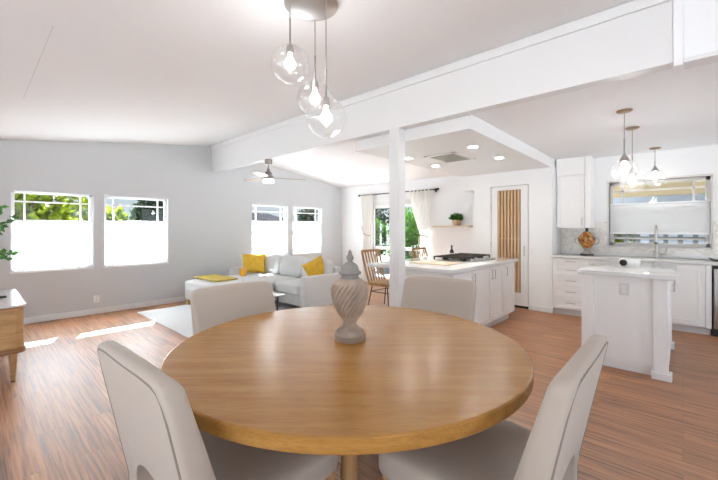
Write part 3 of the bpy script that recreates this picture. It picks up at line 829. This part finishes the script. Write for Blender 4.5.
# ================================================================== SMALL ISLAND
SZ = .965
si = root('small_island_cabinet', 'white panelled cabinet of the small kitchen island', 'cabinet', (4.9, .44, 0))
bm = B(); box(bm, 4.305, 5.54, .115, .765, .085, SZ - .044); obj('body', bm, M['cab'], si)
bm = B(); box(bm, 4.325, 5.5, .14, .75, 0, .10); obj('toe_kick', bm, M['cab'], si)
bm = B(); box(bm, 4.262, 4.31, .672, .775, 0, SZ - .044, .002, 1); obj('side_stile', bm, M['cab'], si)
for x0 in (4.262, 5.45):
    bm = B(); box(bm, x0, x0 + .095, .096, .205, .0, SZ - .044, .002, 1); box(bm, x0 - .022, x0 + .105, .072, .216, 0, .062, .003, 1); obj('corner_post', bm, M['cab'], si)
for a, b in ((4.37, 4.90), (4.905, 5.44)):
    dd = shaker(si, 'door', 'y', .116, -1, a, b, .115, SZ - .055)
    pull(dd, 'y', .096, -1, b - .04, .74, b - .04, .86)
bm = B(); box(bm, 4.20, 5.62, .045, .80, SZ - .045, SZ, .004, 2)
tag(obj('small_worktop', bm, M['quartz'], loc=(4.9, .44, SZ - .045)), 'glossy white quartz worktop of the small island under the globe pendants', 'worktop')
o = root('power_outlet', 'white power outlet on the end of the small island', 'outlet', (4.30, .425, .794))
bm = B(); box(bm, 4.2985, 4.3055, .386, .464, .735, .853, .003, 2); obj('plate', bm, M['outletp'], o)
for z in (.771, .817):
    bm = B(); lathe(bm, [(0, 0), (.017, 0), (.017, .003), (0, .004)], (0, 0, 0), 20); bm.transform(Matrix.Translation((4.2985, .425, z)) @ Matrix.Rotation(R(-90), 4, 'Y'))
    s2 = obj('socket', bm, M['plastic'], o)
    bm = B()
    for dy in (-.007, .007): box(bm, 4.294, 4.295, .425 + dy - .0015, .425 + dy + .0015, z - .004, z + .006)
    obj('slot', bm, M['dark'], s2)
o = root('power_outlet', 'white power outlet low on the wall below the first window', 'outlet', (1.39, YW, .24))
bm = B(); box(bm, 1.352, 1.428, YW - .007, YW + .0005, .185, .30, .003, 2); obj('plate', bm, M['plastic'], o)
for z in (.22, .265):
    bm = B(); box(bm, 1.374, 1.406, YW - .010, YW - .006, z - .015, z + .015, .003, 2); obj('socket', bm, M['outletp'], o)
# small gadget on the small island
g = root('kitchen_gadget', 'small white box with a round dark dial on the small island', 'gadget', (4.9, .45, SZ))
bm = B(); box(bm, 4.87, 4.96, .345, .525, SZ + .0005, SZ + .085, .008, 3); obj('case', bm, M['plastic'], g)
bm = B(); lathe(bm, [(.0, 0), (.033, 0), (.035, .006), (.026, .014), (0, .014)], (0, 0, 0), 24); bm.transform(Matrix.Translation((4.871, .488, SZ + .043)) @ Matrix.Rotation(R(-90), 4, 'Y')); obj('dial', bm, M['iron'], g)

# ================================================================== KITCHEN RUN
KC = .955; XF = 6.42
kc = root('base_cabinet', 'white kitchen base cabinet with drawers and doors below the window', 'cabinet', (6.7, .65, 0))
bm = B(); box(bm, XF + .02, 6.985, -.272, 1.578, .095, KC - .04); obj('body', bm, M['cab'], kc)
bm = B(); box(bm, XF + .06, 6.97, -.265, 1.57, 0, .095); obj('toe_kick', bm, M['kick'], kc)
pos = XF + .02
for z0, z1 in ((.80, .905), (.64, .79), (.465, .63), (.29, .455), (.11, .28)):
    if z1 > .85:
        bm = B(); box(bm, XF, XF + .02, 1.06, 1.555, z0, z1, .002, 1); dd = obj('drawer', bm, M['cab'], kc)
    else: dd = shaker(kc, 'drawer', 'x', pos, -1, 1.06, 1.555, z0, z1, rail=.042)
    zc = (z0 + z1) / 2 + .01; pull(dd, 'x', XF, -1, 1.24, zc, 1.38, zc, off=.028)
for a, b in ((.55, 1.05), (-.215, .54)):
    shaker(kc, 'door', 'x', pos, -1, a, b, .11, .905, rail=.07)
bm = B(); box(bm, XF, XF + .02, -.272, -.22, .095, .905, .002, 1); obj('filler', bm, M['cab'], kc)
bm = B(); box(bm, 6.385, 6.998, -.95, 1.582, KC - .04, KC, .004, 2); 
wk = tag(obj('kitchen_worktop', bm, M['quartz'], loc=(6.7, .3, KC - .04)), 'white quartz worktop along the kitchen window wall', 'worktop')
bm = B(); box(bm, 6.965, 6.999, -.95, 1.582, KC, KC + .055, .003, 1); tag(obj('upstand', bm, M['quartz'], wk), '', '') if False else obj('upstand', bm, M['quartz'], wk)
# marble splash
bm = B()
holes_wall(bm, -.95, 1.582, KC, 1.395, [(KW[0] - .025, KW[1] + .025, KW[2] - .025, 1.5)], lambda m, a, b, c, d_: box(m, XW - .009, XW + .0005, a, b, c, d_))
struct('trim_6', bm, M['marble'])
# dishwasher
dw = root('dishwasher', 'stainless steel dishwasher at the right end of the kitchen run', 'dishwasher', (6.7, -.58, 0))
bm = B(); box(bm, XF + .035, 6.98, -.885, -.276, .02, KC - .042); obj('body', bm, M['dark'], dw)
bm = B(); box(bm, XF - .005, XF + .036, -.882, -.292, .10, .865, .006, 2); dr = obj('door', bm, M['dwsteel'], dw)
bm = B(); tube(bm, [(XF - .005, -.33, .80), (XF - .045, -.33, .80), (XF - .045, -.83, .80), (XF - .005, -.83, .80)], .010, 8); obj('handle', bm, M['steel'], dr)
bm = B(); box(bm, XF, XF + .036, -.882, -.28, .868, KC - .043, .003, 1); obj('control_strip', bm, M['black'], dw)
bm = B(); box(bm, XF + .03, XF + .05, -.882, -.28, .0, .098); obj('kick_plate', bm, M['black'], dw)
# upper cabinet
uc = root('upper_cabinet', 'white wall cabinet left of the kitchen window', 'cabinet', (6.84, 1.33, 1.4))
bm = B(); box(bm, 6.685, 6.995, 1.10, 1.58, 1.397, 2.55); obj('body', bm, M['cab'], uc)
bm = B(); box(bm, 6.66, 6.685, 1.165, 1.575, 2.262, 2.55, .002, 1); obj('fascia', bm, M['cab'], uc)
dd = shaker(uc, 'door', 'x', 6.685, -1, 1.17, 1.57, 1.402, 2.255, rail=.05)
pull(dd, 'x', 6.665, -1, 1.20, 1.44, 1.20, 1.56)
bm = B(); box(bm, 6.655, 6.995, 1.085, 1.16, 1.397, 2.55, .002, 1); obj('end_panel', bm, M['cab'], uc)
# faucet
FXX, FYY = 6.83, .29
fa = root('kitchen_faucet', 'brushed nickel pull-down faucet before the kitchen window', 'faucet', (FXX, FYY, KC))
bm = B(); lathe(bm, [(.0, 0), (.034, 0), (.034, .10), (.026, .105), (0, .105)], (FXX, FYY, KC), 24); obj('base', bm, M['nickel'], fa)
bm = B(); zt = KC + .40
arc = [(FXX - .075 + .075 * math.cos(a), FYY, zt + .075 * math.sin(a)) for a in [math.pi * k / 10 for k in range(11)]]
tube(bm, [(FXX, FYY, KC + .1)] + [(FXX, FYY, KC + .2), (FXX, FYY, KC + .3)] + arc + [(FXX - .15, FYY, zt - .05)], .0135, 12); obj('spout', bm, M['nickel'], fa)
bm = B(); lathe(bm, [(.017, 0), (.019, -.02), (.019, -.12), (.015, -.14), (0, -.14)], (FXX - .15, FYY, zt - .04), 16); sp = obj('spray_head', bm, M['nickel'], fa)
bm = B(); cyl(bm, (FXX - .15, FYY), .0205, zt - .19, zt - .165, 16); obj('tip', bm, M['black'], sp)
bm = B(); tube(bm, [(FXX, FYY - .03, KC + .06), (FXX, FYY - .10, KC + .068)], .016, 10); tube(bm, [(FXX, FYY - .10, KC + .066), (FXX, FYY - .115, KC + .15)], [.012, .008], 10); obj('lever', bm, M['nickel'], fa)
# ornate vase
vx, vy = 6.70, 1.145
ve = root('lidded_vase', 'ornate amber and black lidded vase on the kitchen worktop', 'vase', (vx, vy, KC))
bm = B(); lathe(bm, [(.0, 0), (.095, 0), (.095, .02), (.085, .028), (0, .03)], (vx, vy, KC), 28); obj('base', bm, M['iron'], ve)
bm = B(); lathe(bm, [(.075, .027), (.05, .06), (.04, .085), (.052, .115), (.05, .12)], (vx, vy, KC), 28); obj('pedestal', bm, M['nickel'], ve)
bm = B(); lathe(bm, [(.045, .112), (.07, .145), (.105, .20), (.125, .255), (.120, .272)], (vx, vy, KC), 36); obj('bowl', bm, M['mosaic'], ve)
bm = B(); lathe(bm, [(.123, .272), (.115, .285), (.08, .335), (.045, .375), (.03, .385)], (vx, vy, KC), 36); li = obj('lid', bm, M['mosaic'], ve)
bm = B(); lathe(bm, [(.02, .383), (.026, .395), (.016, .41), (.023, .43), (.019, .45), (.0, .455)], (vx, vy, KC), 16); obj('finial', bm, M['iron'], li)
for s in (-1, 1):
    bm = B(); pts = [(vx, vy + s * (.105 + .06 * math.sin(a)), KC + .235 + .055 * math.cos(a)) for a in [math.pi * k / 12 for k in range(13)]]
    tube(bm, pts, .007, 8); obj('handle', bm, M['nickel'], ve)
# tray at the far right
bm = B(); prism(bm, [(-.75, KC + .0005), (-.31, KC + .0005), (-.26, KC + .028), (-.262, KC + .034), (-.315, KC + .010), (-.745, KC + .010), (-.79, KC + .034), (-.79, KC + .028)], 'x', 6.55, 6.86)
tag(obj('serving_tray', bm, M['iron'], loc=(6.7, -.52, KC)), 'shallow dark tray at the right end of the kitchen worktop', 'tray')

# ================================================================== LIVING AREA
bm = B(); box(bm, 1.85, 4.35, 3.95, 6.63, .0005, .014, .006, 2)
tag(obj('area_rug', bm, M['rug'], loc=(3.1, 5.3, 0)), 'large white rug on the living room floor under the sofa', 'rug')

s = root('sectional_sofa', 'pale grey sectional sofa with a chaise below the living room windows', 'sofa', (4.0, 5.6, 0))
SX0, SX1, SY0, SY1 = 3.60, 4.52, 4.42, 6.87
def soft(x0, x1, y0, y1, z0, z1, ex=9, n=10, dome=0., bm=None):
    bm = bm or B(); pad(bm, x1 - x0, y1 - y0, z1 - z0, ((x0 + x1) / 2, (y0 + y1) / 2, (z0 + z1) / 2), ex=ex, n=n, dome=dome); return bm
obj('base', box(box(B(), SX0 + .03, SX1, SY0 + .03, SY1 - .02, .11, .30, .02, 2), 2.64, SX0 + .1, 5.32, SY1 - .14, .11, .30, .02, 2), M['sofa'], s)
obj('arm', box(B(), SX0 - .02, SX1 + .02, SY0, SY0 + .16, .09, .605, .03, 4), M['sofa'], s)
obj('arm', box(B(), SX0 - .10, SX1, SY1 - .15, SY1, .11, .59, .03, 4), M['sofa'], s)
obj('back', box(B(), SX1 - .16, SX1, SY0 + .14, SY1 - .1, .11, .70, .03, 4), M['sofa'], s)
obj('chaise_cushion', soft(2.57, SX1 - .14, 5.30, SY1 - .15, .285, .465, 8, 12, .012), M['sofa'], s)
obj('seat_cushion', soft(SX0 - .03, SX1 - .14, SY0 + .16, 5.30, .285, .462, 8, 10, .012), M['sofa'], s)
for a, b in ((4.58, 5.29), (5.29, 6.0), (6.0, 6.72)):
    bm = B(); pad(bm, .21, b - a - .005, .42, (0, 0, 0), ex=5, n=10, mat=Matrix.Rotation(R(10), 4, 'Y'))
    bm.transform(Matrix.Translation((SX1 - .25, (a + b) / 2, .645))); obj('back_cushion', bm, M['sofa'], s)
for x, y in ((SX0 + .05, SY0 + .06), (SX1 - .06, SY0 + .06), (2.70, 5.40), (2.70, 6.64), (SX1 - .06, SY1 - .06)):
    bm = B(); zb = .0145 if (x < 4.33 and y < 6.6) else 0
    if x < 3: box(bm, x - .055, x + .055, y - .055, y + .055, zb, .115, .004, 1)
    else: cyl(bm, (x, y), .022, zb, .115, 12)
    obj('leg', bm, M['cane' if x < 3 else 'black'], s, label='wooden sofa leg' if x < 3 else None)
def pillow(label, c, w, h, t, ax, up):
    bm = B(); tt = B(); bmesh.ops.create_grid(tt, x_segments=16, y_segments=16, size=1)
    def shp(sg):
        q = tt.copy()
        for v in q.verts:
            x, y = v.co.x, v.co.y
            e = (1 - x ** 4) * (1 - y ** 4)
            v.co = Vector((x * w / 2 * (1 - .07 * (1 - y * y) * abs(x)), y * h / 2 * (1 - .07 * (1 - x * x) * abs(y)), sg * t / 2 * max(0, e) ** .6))
        merge(bm, q)
    shp(1); shp(-1); tt.free(); bmesh.ops.remove_doubles(bm, verts=bm.verts[:], dist=.0005)
    a = Vector(ax).normalized(); u_ = Vector(up); u_ = (u_ - a * u_.dot(a)).normalized(); n_ = a.cross(u_)
    m = Matrix((a, u_, n_)).transposed().to_4x4(); m.translation = c
    bm.transform(m)
    return tag(obj('throw_cushion', bm, M['mustard'], loc=c, sharp=75), label, 'cushion', 'mustard cushions on the sofa')
pillow('square mustard cushion upright at the far end of the sofa', (3.95, 6.54, .672), .47, .41, .16, (.80, -.60, 0), (.12, .22, 1))
pillow('mustard cushion leaning behind the near arm of the sofa', (4.09, 4.75, .675), .40, .36, .14, (.86, -.30, .42), (-.30, .35, .85))
# throw over the chaise
bm = B(); nx, ny = 14, 20
def thr(k, j, top):
    x = 2.80 + .42 * k / nx + .012 * math.sin(j * .9); y = 5.86 + .84 * j / ny + .01 * math.sin(k * 1.1)
    return bm.verts.new((x, y, .483 + (.02 if top else 0) + .003 * math.sin(k * 1.7) * math.sin(j * 1.1)))
T0 = [[thr(k, j, 0) for k in range(nx + 1)] for j in range(ny + 1)]; T1 = [[thr(k, j, 1) for k in range(nx + 1)] for j in range(ny + 1)]
for G in (T0, T1):
    for A, C in zip(G, G[1:]):
        for k in range(nx): bm.faces.new((A[k], A[k + 1], C[k + 1], C[k]))
for A, C in ((T0[0], T1[0]), (T0[-1], T1[-1]), ([r[0] for r in T0], [r[0] for r in T1]), ([r[-1] for r in T0], [r[-1] for r in T1])):
    for k in range(len(A) - 1): bm.faces.new((A[k], A[k + 1], C[k + 1], C[k]))
tag(obj('throw_blanket', bm, M['throw'], loc=(3.0, 6.3, .485)), 'straw yellow throw spread over the sofa chaise', 'blanket')

ctb = root('coffee_table', 'low coffee table with a white top before the sofa', 'coffee table', (2.72, 4.82, 0))
bm = B(); box(bm, 2.32, 3.14, 4.34, 5.22, .40, .42, .006, 2); obj('tabletop', bm, M['quartz'], ctb)
for x in (2.40, 3.06):
    for y in (4.42, 5.14):
        bm = B(); tube(bm, [(x, y, .0145), (x, y, .396)], .016, 10); obj('leg', bm, M['black'], ctb)
bm = B(); box(bm, 2.37, 3.09, 4.39, 5.17, .385, .401); obj('frame', bm, M['iron'], ctb)
gx, gy = 2.72, 4.80
gl = root('stemmed_glass', 'stemmed glass of amber drink on the coffee table', 'glass', (gx, gy, .42))
bm = B(); lathe(bm, [(.0, 0), (.040, 0), (.038, .004), (.006, .012), (.005, .19), (.012, .205), (.03, .25), (.05, .30), (.052, .36), (.050, .40)], (gx, gy, .4205), 24, close=False); obj('stem', bm, M['globe'], gl)
bm = B(); lathe(bm, [(.0, .262), (.034, .264), (.047, .30), (.049, .36), (.048, .385), (0, .385)], (gx, gy, .4205), 24); obj('drink', bm, M['drink'], gl)

# console on the left
CX1, CY0, CY1 = .345, 4.40, 5.58
cs = root('media_console', 'oak console with rounded corners and tapered legs at the left edge', 'console', (.07, 5.0, 0))
def rr(x0, x1, y0, y1, r, n=6):
    out = []
    for cx, cy, a0 in ((x1 - r, y1 - r, 0), (x0 + r, y1 - r, 90), (x0 + r, y0 + r, 180), (x1 - r, y0 + r, 270)):
        out += [(cx + r * math.cos(R(a0 + 90 * k / n)), cy + r * math.sin(R(a0 + 90 * k / n))) for k in range(n + 1)]
    return out
bm = B(); prism(bm, rr(-.16, CX1 - .012, CY0 + .012, CY1 - .01, .06), 'z', .31, .672); obj('body', bm, M['cane'], cs)
bm = B(); prism(bm, rr(-.17, CX1, CY0, CY1, .03), 'z', .682, .70); obj('top', bm, M['quartz'], cs)
bm = B(); prism(bm, rr(-.17, CX1 - .003, CY0 + .003, CY1, .035), 'z', .668, .684); obj('rim', bm, M['dkwood'], cs)
bm = B(); prism(bm, rr(-.17, CX1 + .002, CY0 - .002, CY1, .07), 'z', .268, .312); obj('rim', bm, M['dkwood'], cs)
bm = B()
prism(bm, rr(-.10, CX1 - .06, CY0 + .006, CY0 + .03, .004), 'z', .36, .63); obj('front_panel', bm, M['cane'], cs)
for x, y in ((.262, 4.47), (-.08, 4.47), (.262, 5.5), (-.08, 5.5)):
    bm = B(); lathe(bm, [(.014, 0), (.016, .01), (.032, .27)], (x, y, 0), 20); lg = obj('leg', bm, M['cane'], cs)
    bm = B(); lathe(bm, [(.0155, 0), (.0162, .012)], (x, y, 0), 16); obj('leg_tip', bm, M['iron'], lg)
bm = B(); box(bm, .10, .245, 4.94, 5.0, .7005, .722, .006, 2); bm2 = B()
tag(obj('remote_control', bm, M['black'], loc=(.17, 4.97, .70)), 'small black remote control lying on the console', 'remote control')
vp = root('leafy_branches', 'vase of leafy green branches on the console at the left edge', 'plant', (.0, 5.40, .70))
bm = B(); lathe(bm, [(.0, 0), (.06, 0), (.085, .06), (.09, .14), (.05, .24), (.04, .28), (.046, .30)], (.0, 5.40, .7005), 28); obj('vase', bm, M['stucco'], vp)
bs, bl = B(), B()
for i, (tx, ty, tz) in enumerate([(.31, 5.33, 1.50), (.22, 5.36, 1.62), (.30, 5.30, 1.12), (.25, 5.4, 1.06), (-.1, 5.2, 1.7), (-.3, 5.5, 1.5), (.05, 5.7, 1.6), (.18, 5.5, 1.44), (.26, 5.28, 1.46)]):
    p0, p1 = Vector((0, 5.40, .95)), Vector((tx, ty, tz)); pm = (p0 + p1) / 2 + Vector((-.04, 0, .10))
    pts = [p0 * (1 - q) ** 2 + pm * 2 * q * (1 - q) + p1 * q * q for q in [k / 8 for k in range(9)]]
    tube(bs, pts, [.006 - .0005 * k for k in range(9)], 6)
    for q in pts[4:]:
        for _ in range(5): leaf(bl, q, Vector((rng.gauss(.3, .7), rng.gauss(0, .7), rng.gauss(.1, .5))), rng.uniform(.05, .085), rng, .6)
obj('stems', bs, M['bark'], vp); obj('foliage', bl, M['leafp'], vp)

# ================================================================== OUTSIDE
bm = B(); box(bm, -40, 50, -40, 60, -.32, -.125); struct('ground', bm, M['ground'])
bm = B(); box(bm, -12, 9, -12, -3.3, -.2, -.05); box(bm, -12, -2.7, -3.3, 5, -.2, -.05); struct('bounce_slab', bm, M['ground'])  # unseen slab added to bounce daylight in through the rear openings
def tree(name, label, x, y, h, crown, mat, n, size, seed, trunk=.09, cat='tree', lobes=None, group=None, aspect=.5):
    r0 = root(name, label, cat, (x, y, -.125), group=group); rd = random.Random(seed)
    bm = B(); tube(bm, [(x, y, -.14), (x + .05, y, h * .45), (x, y + .05, h * .85)], [trunk, trunk * .8, trunk * .35], 8); obj('trunk', bm, M['bark'], r0)
    bm = B()
    for (dx, dy, dz, rx, ry, rz) in (lobes or [(0, 0, 0, 1, 1, 1)]):
        leaves(bm, (x + dx * crown[0], y + dy * crown[1], h - crown[2] + dz * crown[2]), (crown[0] * rx, crown[1] * ry, crown[2] * rz), int(n * rx * ry), size, rd, aspect=aspect)
    obj('foliage', bm, M[mat], r0)
LB = [(-.5, .1, -.2, .6, .7, .7), (.45, -.1, 0, .6, .7, .75), (0, .2, .25, .7, .7, .7), (.1, -.2, -.5, .9, .8, .5)]
tree('sunlit_tree', 'yellow-green leafy tree filling the window nearest the console', .55, 10.2, 3.5, (1.5, 1.0, 1.5), 'leafy', 1900, .22, 3, lobes=LB, group='trees outside the windows')
tree('sunlit_shrub', 'yellow-green shrub low in the second window from the left', 2.62, 11.4, 2.02, (.55, .6, 1.0), 'leafy', 900, .22, 4, .05, lobes=LB, cat='shrub', group='trees outside the windows')
tree('conifer', 'dark tree against the sky in the second window from the left', 5.52, 17.5, 3.6, (.72, .7, 1.7), 'leafd', 1500, .26, 5, .14, lobes=LB, group='trees outside the windows')
tree('leafy_tree', 'dark green tree seen through the window nearest the corner', 12.9, 15.3, 2.75, (1.1, 1.0, 1.3), 'leafd', 2200, .24, 6, .12, lobes=LB, group='trees outside the windows')
tree('garden_hedge', 'dense green hedge outside the patio door on the right', 9.6, 5.9, 2.25, (.9, 1.15, 1.3), 'leafh', 7500, .12, 8, .05, cat='hedge', lobes=[(0, 0, 0, 1, 1, 1), (0, -.3, -.3, .9, .9, .9), (0, .3, -.3, .9, .9, .9)])
tree('patio_tree', 'slender tree outside the patio door on the left', 11.5, 9.6, 3.1, (1.1, .8, 1.2), 'leafd', 900, .2, 9, .06, lobes=LB, group='trees outside the windows')
tree('patio_shrub', 'light green shrub outside the patio door beneath the slender tree', 10.2, 8.41, 1.8, (.6, .5, .7), 'leafh', 900, .13, 10, .04, cat='shrub', lobes=LB)
tree('kitchen_shrub', 'bright green shrub top seen through the kitchen window', 10.6, 1.15, 2.02, (.38, .38, .6), 'leafy', 700, .1, 11, .04, cat='shrub', lobes=LB)

hs = root('neighbor_house', 'neighbouring house with a grey shingle roof beyond the third window', 'house', (11, 21, -.125))
bm = B(); box(bm, 9.9, 13.2, 18.0, 23.0, -.125, 1.9); obj('walls', bm, M['house'], hs)
bm = B(); prism(bm, [(17.6, 1.86), (23.4, 1.86), (20.5, 2.42)], 'x', 9.7, 13.4); obj('roof', bm, M['roof'], hs)
cp = root('neighbor_carport', 'tan carport eave outside the kitchen window', 'building', (11, 0, -.125))
bm = B(); box(bm, 7.3, 12.2, -6, 3.6, 2.42, 2.52); obj('roof', bm, M['tanlight'], cp)  # near stretch is unseen, added to keep sun off the kitchen shade
bm = B(); box(bm, 8.98, 9.1, -6, 2.8, 2.03, 2.41); obj('fascia', bm, M['tan'], cp)
bm = B(); box(bm, 8.93, 8.985, -6, 2.8, 2.245, 2.30, .004, 1); obj('trim_board', bm, M['tanlight'], cp)
bm = B(); box(bm, 12.0, 12.2, -6, 2.6, -.125, 2.4); obj('wall', bm, M['siding'], cp)
for y in (-5.8, 2.45):
    bm = B(); box(bm, 8.96, 9.06, y, y + .1, -.125, 2.13); obj('post', bm, M['tanlight'], cp)
fn = root('garden_fence', 'low grey rail fence outside the kitchen window', 'fence', (8.6, 0, -.125))
for z in (1.02, 1.20):
    bm = B(); box(bm, 8.58, 8.62, -2.2, 2.4, z, z + .04); obj('rail', bm, M['fence'], fn)
for k in range(24):
    bm = B(); box(bm, 8.62, 8.635, -2.2 + k * .2, -2.2 + k * .2 + .07, -.125, 1.30); obj('picket', bm, M['fence'], fn)

# unseen walls behind the camera, wide openings added to let daylight in
bm = B(); holes_wall(bm, -3.2, YW + .15, -.1, 2.6, [(-2.4, 3.4, -.1, 2.2)], lambda m, a, b, c, d: box(m, -2.75, -2.6, a, b, c, d)); struct('wall_front', bm, M['warmwall'])
bm = B(); holes_wall(bm, -2.6, 7.15, -.1, 3.3, [(-2.0, 1.6, -.1, 2.25), (2.6, 6.6, -.1, 2.25)], lambda m, a, b, c, d: box(m, a, b, -3.35, -3.2, c, d)); struct('wall_right', bm, M['warmwall'])
# ================================================================== LIGHT
SKY_F, SKY_B = .52, 1.35
wd = bpy.data.worlds.new('sky'); sc.world = wd; wd.use_nodes = True
nt = wd.node_tree; bg = nt.nodes['Background']
tc = nt.nodes.new('ShaderNodeTexCoord'); sx = nt.nodes.new('ShaderNodeSeparateXYZ'); r = nt.nodes.new('ShaderNodeValToRGB')
nt.links.new(tc.outputs['Generated'], sx.inputs[0]); nt.links.new(sx.outputs['Z'], r.inputs['Fac']); nt.links.new(r.outputs['Color'], bg.inputs['Color'])
cr = r.color_ramp; cr.elements[0].position = 0; cr.elements[0].color = (.86, .94, 1.03, 1); cr.elements[1].position = .7; cr.elements[1].color = (.45, .66, 1.0, 1)
e = cr.elements.new(.18); e.color = (.74, .87, 1.03, 1)
mr = nt.nodes.new('ShaderNodeMapRange'); mr.interpolation_type = 'SMOOTHSTEP'     # unseen rear side of the sky brightened to add fill light
mr.inputs['From Min'].default_value = .1; mr.inputs['From Max'].default_value = -.6; mr.inputs['To Min'].default_value = SKY_F; mr.inputs['To Max'].default_value = SKY_B
dt = nt.nodes.new('ShaderNodeVectorMath'); dt.operation = 'DOT_PRODUCT'; dt.inputs[1].default_value = (.6, .8, 0)
nt.links.new(tc.outputs['Generated'], dt.inputs[0]); nt.links.new(dt.outputs['Value'], mr.inputs['Value']); nt.links.new(mr.outputs['Result'], bg.inputs['Strength'])

def sun(name, vec, s, ang=.5, col=(.92, .97, 1.04)):
    l = bpy.data.lights.new(name, 'SUN'); l.energy = s; l.angle = R(ang); l.color = col
    o = bpy.data.objects.new(name, l); COL.objects.link(o); o.location = (2, 9, 6)
    o.rotation_euler = Vector(vec).to_track_quat('-Z', 'Y').to_euler(); return o
sun('sun', (-.6, -1.40, -1.75), 90.0)
def spot(name, loc, w, size=R(130), col=(1, .96, .90)):
    l = bpy.data.lights.new(name, 'SPOT'); l.energy = w; l.spot_size = size; l.spot_blend = .8; l.shadow_soft_size = .05; l.color = col
    o = bpy.data.objects.new(name, l); COL.objects.link(o); o.location = loc
for x, y, _ in DL: spot('downlight', (x, y, 2.39), 14)
def point(name, loc, w, col=(.98, .98, 1.0), rad=.04):
    l = bpy.data.lights.new(name, 'POINT'); l.energy = w; l.shadow_soft_size = rad; l.color = col
    o = bpy.data.objects.new(name, l); COL.objects.link(o); o.location = loc
for g_ in ((1.337, 1.799, 2.400), (1.539, 1.799, 2.240), (1.42, 1.56, 2.037)): point('pendant_lamp', g_, 7)
for x, y, z, *_ in KP: point('pendant_lamp', (x, y, z), 4 if x < 6 else 2)
point('fan_lamp', (FX, FY, fz - .42), 6)

vs = sc.view_settings
vs.view_transform = 'Standard'; vs.look = 'None'; vs.gamma = 1; vs.use_curve_mapping = False; vs.exposure = .6
sc.cycles.use_denoising = True
sc.cycles.max_bounces = 10; sc.cycles.diffuse_bounces = 7; sc.cycles.transparent_max_bounces = 16
sc.cycles.sample_clamp_indirect = 8
